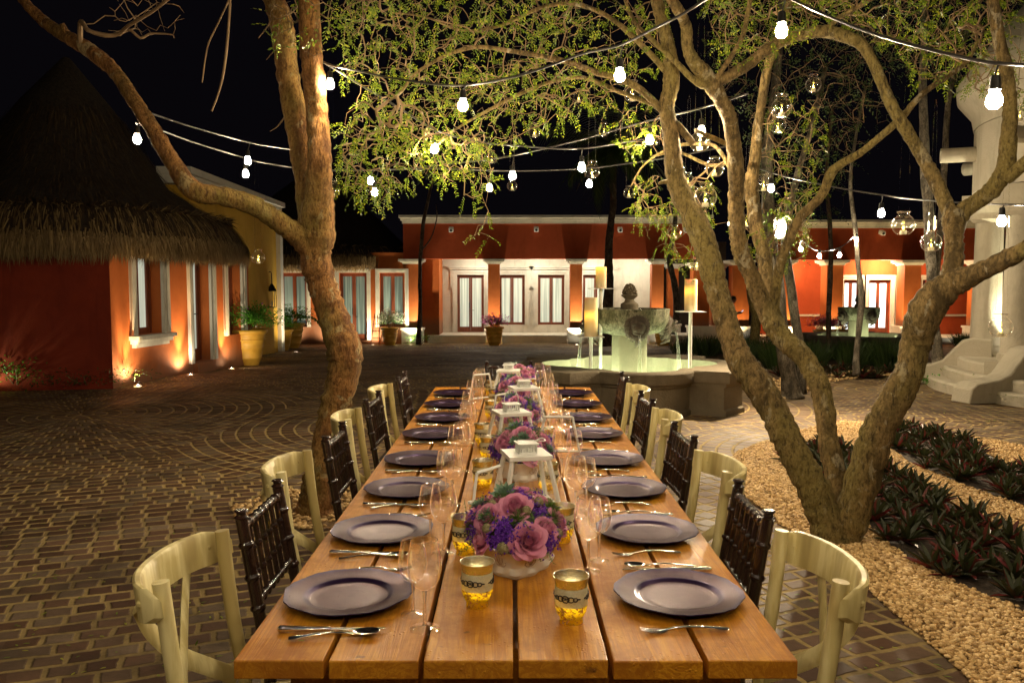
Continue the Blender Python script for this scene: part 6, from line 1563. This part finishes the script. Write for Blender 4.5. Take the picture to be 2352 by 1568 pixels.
# two unseen strings added over and behind the camera to light the table
string_light('unseen string of bulbs added over the near end of the table, above the photographer', [], [(-1.5, .9, 2.95), (-.55, 1.3, 3.0), (.45, 1.15, 2.98), (1.35, 1.0, 2.95), (2.3, 1.5, 2.95)], world=[(-3, .6, 3.5), (-1.5, .9, 3.1), (-.5, 1.25, 3.12), (.5, 1.15, 3.1), (1.4, 1.05, 3.1), (3, 1.7, 3.4)])
string_light('unseen string of bulbs added behind the photographer', [], [(-2.6, -.8, 2.9), (-1.3, -1.0, 2.85), (0, -1.1, 2.85), (1.3, -1.0, 2.85), (2.6, -.8, 2.9)], world=[(-4, -.5, 3.4), (-2.2, -.9, 3.05), (0, -1.1, 3.05), (2.2, -.9, 3.05), (4, -.5, 3.4)])

# bright lamp strapped in the straight tree
p = at(1796, 527, 10.9)
t_ = thing('flood_lamp', 'blazing flood lamp strapped to the straight tree trunk', 'lamp', p)
MB().lathe([(.001, -.09), (.035, -.085), (.055, -.02), (.06, .05), (.045, .10), (.001, .105)], 16).build('lens', MAT['bulb_far'], t_, smooth=180)
MB().bb(-.07, .07, .05, .09, -.12, .14).build('housing', MAT['black'], t_)
spot('flood_light', (-.05, -.12, 0), (-3, -10, -4.5), 500, 150, (1, .78, .5), t_, blend=.8, r=.08)

# ================================================================== HANGING GLOBES
def hanging_globe():
    t_ = thing('hanging_globe', '', 'candle holder')
    R = .07; pr = [(.001, -.062), (.026, -.061), (.034, -.060)]
    for k in range(13):
        a = -1.02+k*(2.05/12); pr.append((R*math.cos(a), R*math.sin(a)))
    pr += [(.034, .064), (.033, .072), (.036, .078), (.041, .082), (.041, .086), (.037, .086)]
    MB().lathe(pr, 32).build('globe', MAT['globe'], t_, smooth=60)
    MB().lathe([(.0405, .082), (.0425, .084), (.0405, .087), (.036, .0865)], 32).build('lip', MAT['glass_stem'], t_, smooth=60)
    c = MB().lathe([(.021, -.058), (.021, -.034), (.018, -.033), (.001, -.034)], 16).build('candle', MAT['wax'], t_, smooth=40)
    MB().ball((0, 0, -.018), .0068, 8, 6, (1, 1, 1.8)).build('flame', MAT['flame_small'], c, smooth=180)
    b = MB()
    for s in (-1, 1): b.tube([(s*.036, 0, .078), (s*.030, 0, .35), (s*.014, 0, .95)], .0013, 4)
    b.tube([(-.014, 0, .95), (0, 0, 1.0), (.014, 0, .95)], .0013, 4); b.build('cord', MAT['string'], t_)
    return t_
hg = Series(hanging_globe())
GL_ = [(721, 365, 42, 'in front of the leaning trunk, upper'), (766, 437, 34, 'just right of the leaning trunk'), (730, 507, 36, 'in front of the leaning trunk, lower'), (595, 592, 30, 'left of the leaning trunk, under the limb'),
 (1131, 363, 27, 'left of centre among the hanging leaves'), (1178, 427, 24, 'right beneath a lit bulb over the red beam'), (1331, 223, 28, 'high over the table centre, left of a bulb'), (1454, 213, 40, 'high over the table beside a bright bulb'),
 (1229, 302, 28, 'beside a dangling bare twig'), (1389, 300, 28, 'above the palm crown'), (1609, 326, 46, 'overlapping a blazing bulb left of the stem'), (1361, 393, 35, 'between two bulbs above the red beam'), (1509, 325, 20, 'small, right behind a bulb'),
 (1446, 443, 25, 'alone against the night sky above the cornice'), (1582, 413, 27, 'just left of the stem with its twin below'), (1643, 387, 43, 'large, between two stems'), (1622, 453, 50, 'largest of the cluster between the stems, lowest'), (1563, 460, 27, 'half hidden left behind the stem'),
 (1689, 347, 35, 'behind the middle stem, high'), (1756, 423, 35, 'beside a bulb right of the stems'), (1716, 510, 27, 'behind the middle stem, low'), (1551, 535, 30, 'in front of the red beam, left of the stem'), (1602, 607, 32, 'lowest, left of the curved stem near the capital'),
 (1797, 248, 48, 'right of the stems, upper of two in line'), (1789, 288, 36, 'right of the stems, lower of two in line'), (1870, 195, 35, 'among the broad leaves at the right'), (2077, 517, 50, 'on long cords in front of the right cornice'), (2141, 557, 46, 'in front of the grey twin-stemmed tree'),
 (2301, 752, 52, 'low in front of the gazebo column'), (2294, 166, 34, 'beside the bulb at the top right'), (2345, 262, 36, 'at the right edge in front of the gazebo dome')]
rs = random.Random(4)
for x, y, d, lab in GL_:
    Y = .14*F/d; hg.put(at(x, y, Y), rs.uniform(-.5, .5), 'clear glass candle globe hanging '+lab, 'glass candle globes hanging from the trees', rs.uniform(.96, 1.04))

# ================================================================== PERSON in the passage
def person(label, base, rz):
    t_ = bpy.data.objects.new('person', None)
    J = [  # name, parent, pos (x = facing), radius
        ('pel', None, (0, 0, .95), .135), ('waist', 'pel', (0, 0, 1.08), .125), ('chest', 'waist', (.01, 0, 1.28), .145), ('shl', 'chest', (.0, 0, 1.42), .10), ('neck', 'shl', (.03, 0, 1.50), .055), ('head0', 'neck', (.06, 0, 1.58), .075), ('head1', 'head0', (.075, 0, 1.67), .090), ('head2', 'head1', (.065, 0, 1.735), .06),
        ('sl', 'shl', (0, .19, 1.41), .065), ('el', 'sl', (.02, .23, 1.15), .045), ('wl', 'el', (.24, .10, 1.17), .028), ('sr', 'shl', (0, -.19, 1.41), .065), ('er', 'sr', (.02, -.23, 1.15), .045), ('wr', 'er', (.25, -.08, 1.16), .028),
        ('hl', 'pel', (0, .10, .88), .09), ('kl', 'hl', (.03, .11, .50), .062), ('al', 'kl', (-.01, .11, .08), .045), ('fl', 'al', (.14, .12, .035), .038), ('hr', 'pel', (0, -.10, .88), .09), ('kr', 'hr', (.0, -.11, .50), .062), ('ar', 'kr', (-.05, -.12, .08), .045), ('fr', 'ar', (.10, -.13, .035), .038)]
    for w, s in (('l', 1), ('r', -1)):
        bx, by, bz = (.24, .10, 1.17) if s > 0 else (.25, -.08, 1.16)
        J.append(('p'+w, 'w'+w, (bx+.06, by-s*.02, bz+.02), .030))
        for k in range(4):
            J.append(('f%s%d' % (w, k), 'p'+w, (bx+.11, by-s*.035+s*.002*k, bz+.055-.018*k), .0095)); J.append(('g%s%d' % (w, k), 'f%s%d' % (w, k), (bx+.115, by-s*.065, bz+.06-.018*k), .008))
        J.append(('t'+w, 'w'+w, (bx+.06, by-s*.05, bz+.06), .011))
    idx = {n: i for i, (n, *_r) in enumerate(J)}
    me = bpy.data.meshes.new('person'); me.from_pydata([j[2] for j in J], [(idx[j[1]], idx[j[0]]) for j in J if j[1]], []); me.update()
    o = bpy.data.objects.new('person', me); COL.objects.link(o); o.location = base; o.rotation_euler = (0, 0, rz)
    sk = o.modifiers.new('skin', 'SKIN'); lay = me.skin_vertices[0].data if me.skin_vertices else None
    if lay is None:
        bpy.context.view_layer.objects.active = o; bpy.ops.object.select_all(action='DESELECT'); o.select_set(True); me.attributes.new; lay = me.skin_vertices[0].data
    for i, j in enumerate(J): lay[i].radius = (j[3], j[3]*(.8 if j[0] in ('chest', 'waist', 'pel') else 1)) ; lay[i].use_root = (i == 0)
    o.modifiers.new('sub', 'SUBSURF').levels = 2; o.modifiers['sub'].render_levels = 2; sk.use_smooth_shade = True
    m, t, out = new_mat('person_cloth_and_skin'); sp_ = N(t, 'ShaderNodeSeparateXYZ', {0: coords(t)})
    z, x_ = sp_.outputs[2], sp_.outputs[0]
    c = mix(t, M_(t, 'GREATER_THAN', z, .97), (.42, .34, .22), (.012, .012, .018)); c = mix(t, M_(t, 'GREATER_THAN', z, 1.49), c, (.36, .19, .11)); c = mix(t, M_(t, 'LESS_THAN', z, .1), c, (.02, .015, .01))
    c = mix(t, M_(t, 'MULTIPLY', M_(t, 'GREATER_THAN', x_, .10), M_(t, 'GREATER_THAN', z, 1.0)), c, (.36, .19, .11))
    pp = N(t, 'ShaderNodeBsdfPrincipled', {'Base Color': c, 'Roughness': .7}); t.links.new(pp.outputs[0], out.inputs[0]); me.materials.append(m)
    tag(o, label, 'person')
    h = MB(); h.ball((.05, 0, 1.70), .098, 16, 10, (1.02, .88, .92), wob=.02); h.build('hair', MAT['black'], o, smooth=180)
    f = MB(); f.ball((.165, 0, 1.655), .016, 8, 6, (1, .8, 1.3))
    for s in (-1, 1): f.ball((.05, s*.088, 1.66), .022, 8, 6, (.7, .4, 1.2))
    f.build('face', m, o, smooth=180)
    e = MB(); 
    for s in (-1, 1): e.ball((.150, s*.032, 1.68), .009, 8, 6)
    e.box((.155, 0, 1.618), (.012, .045, .008)); e.build('eyes_and_mouth', MAT['doorwood'], o)
    ph = MB().box((.37, .01, 1.22), (.012, .07, .14), ry=.7).build('phone', MAT['led'], COL and None, bevel=.003)
    ph.location = base; ph.rotation_euler = (0, 0, rz); tag(ph, 'lit phone held by the man in the dark passage', 'phone')
    ph.data.materials[0] = emat('phone_screen', (.7, .8, 1), .6)
    bpy.data.objects.remove(t_); return o
pb_ = at(1681, 780, 29.5); pb_.z = ground_z(29.5)
try: person('man in dark shirt and beige trousers looking down at a phone in the passage', pb_, 0)
except Exception as ex: print('person failed', ex)

# ================================================================== LITTER
rnd = random.Random(6); b = MB()
def leaf_at(p, s): b.blade(p, (rnd.gauss(0, 1), rnd.gauss(0, 1), rnd.uniform(0, .15)), (0, 0, 1), s*rnd.uniform(.7, 1.4), s*.4, .1, 2)
for _ in range(420):
    a = rnd.uniform(rad(150), rad(290)); r, z = rnd.choice(((3.3, .145), (2.95, .285), (2.6, .43), (2.6, .43))); leaf_at((gc[0]+(r+rnd.uniform(-.13, .12))*math.cos(a), gc[1]+(r+rnd.uniform(-.13, .12))*math.sin(a), z), .05)
for _ in range(160): leaf_at((rnd.uniform(5.2, 7), rnd.uniform(9.2, 12.5), .006), .04)
for _ in range(700): q = gnd(rnd.uniform(0, 2352), rnd.uniform(900, 1560)); leaf_at((q.x, q.y, .006), .025)
for _ in range(40): leaf_at((rnd.uniform(-.6, .6), rnd.uniform(1.8, 6.4), TH+.002), .012)
tag(b.build('fallen_leaves', MAT['leaf']), 'small fallen leaves scattered on the steps and paving', None, kind='stuff')
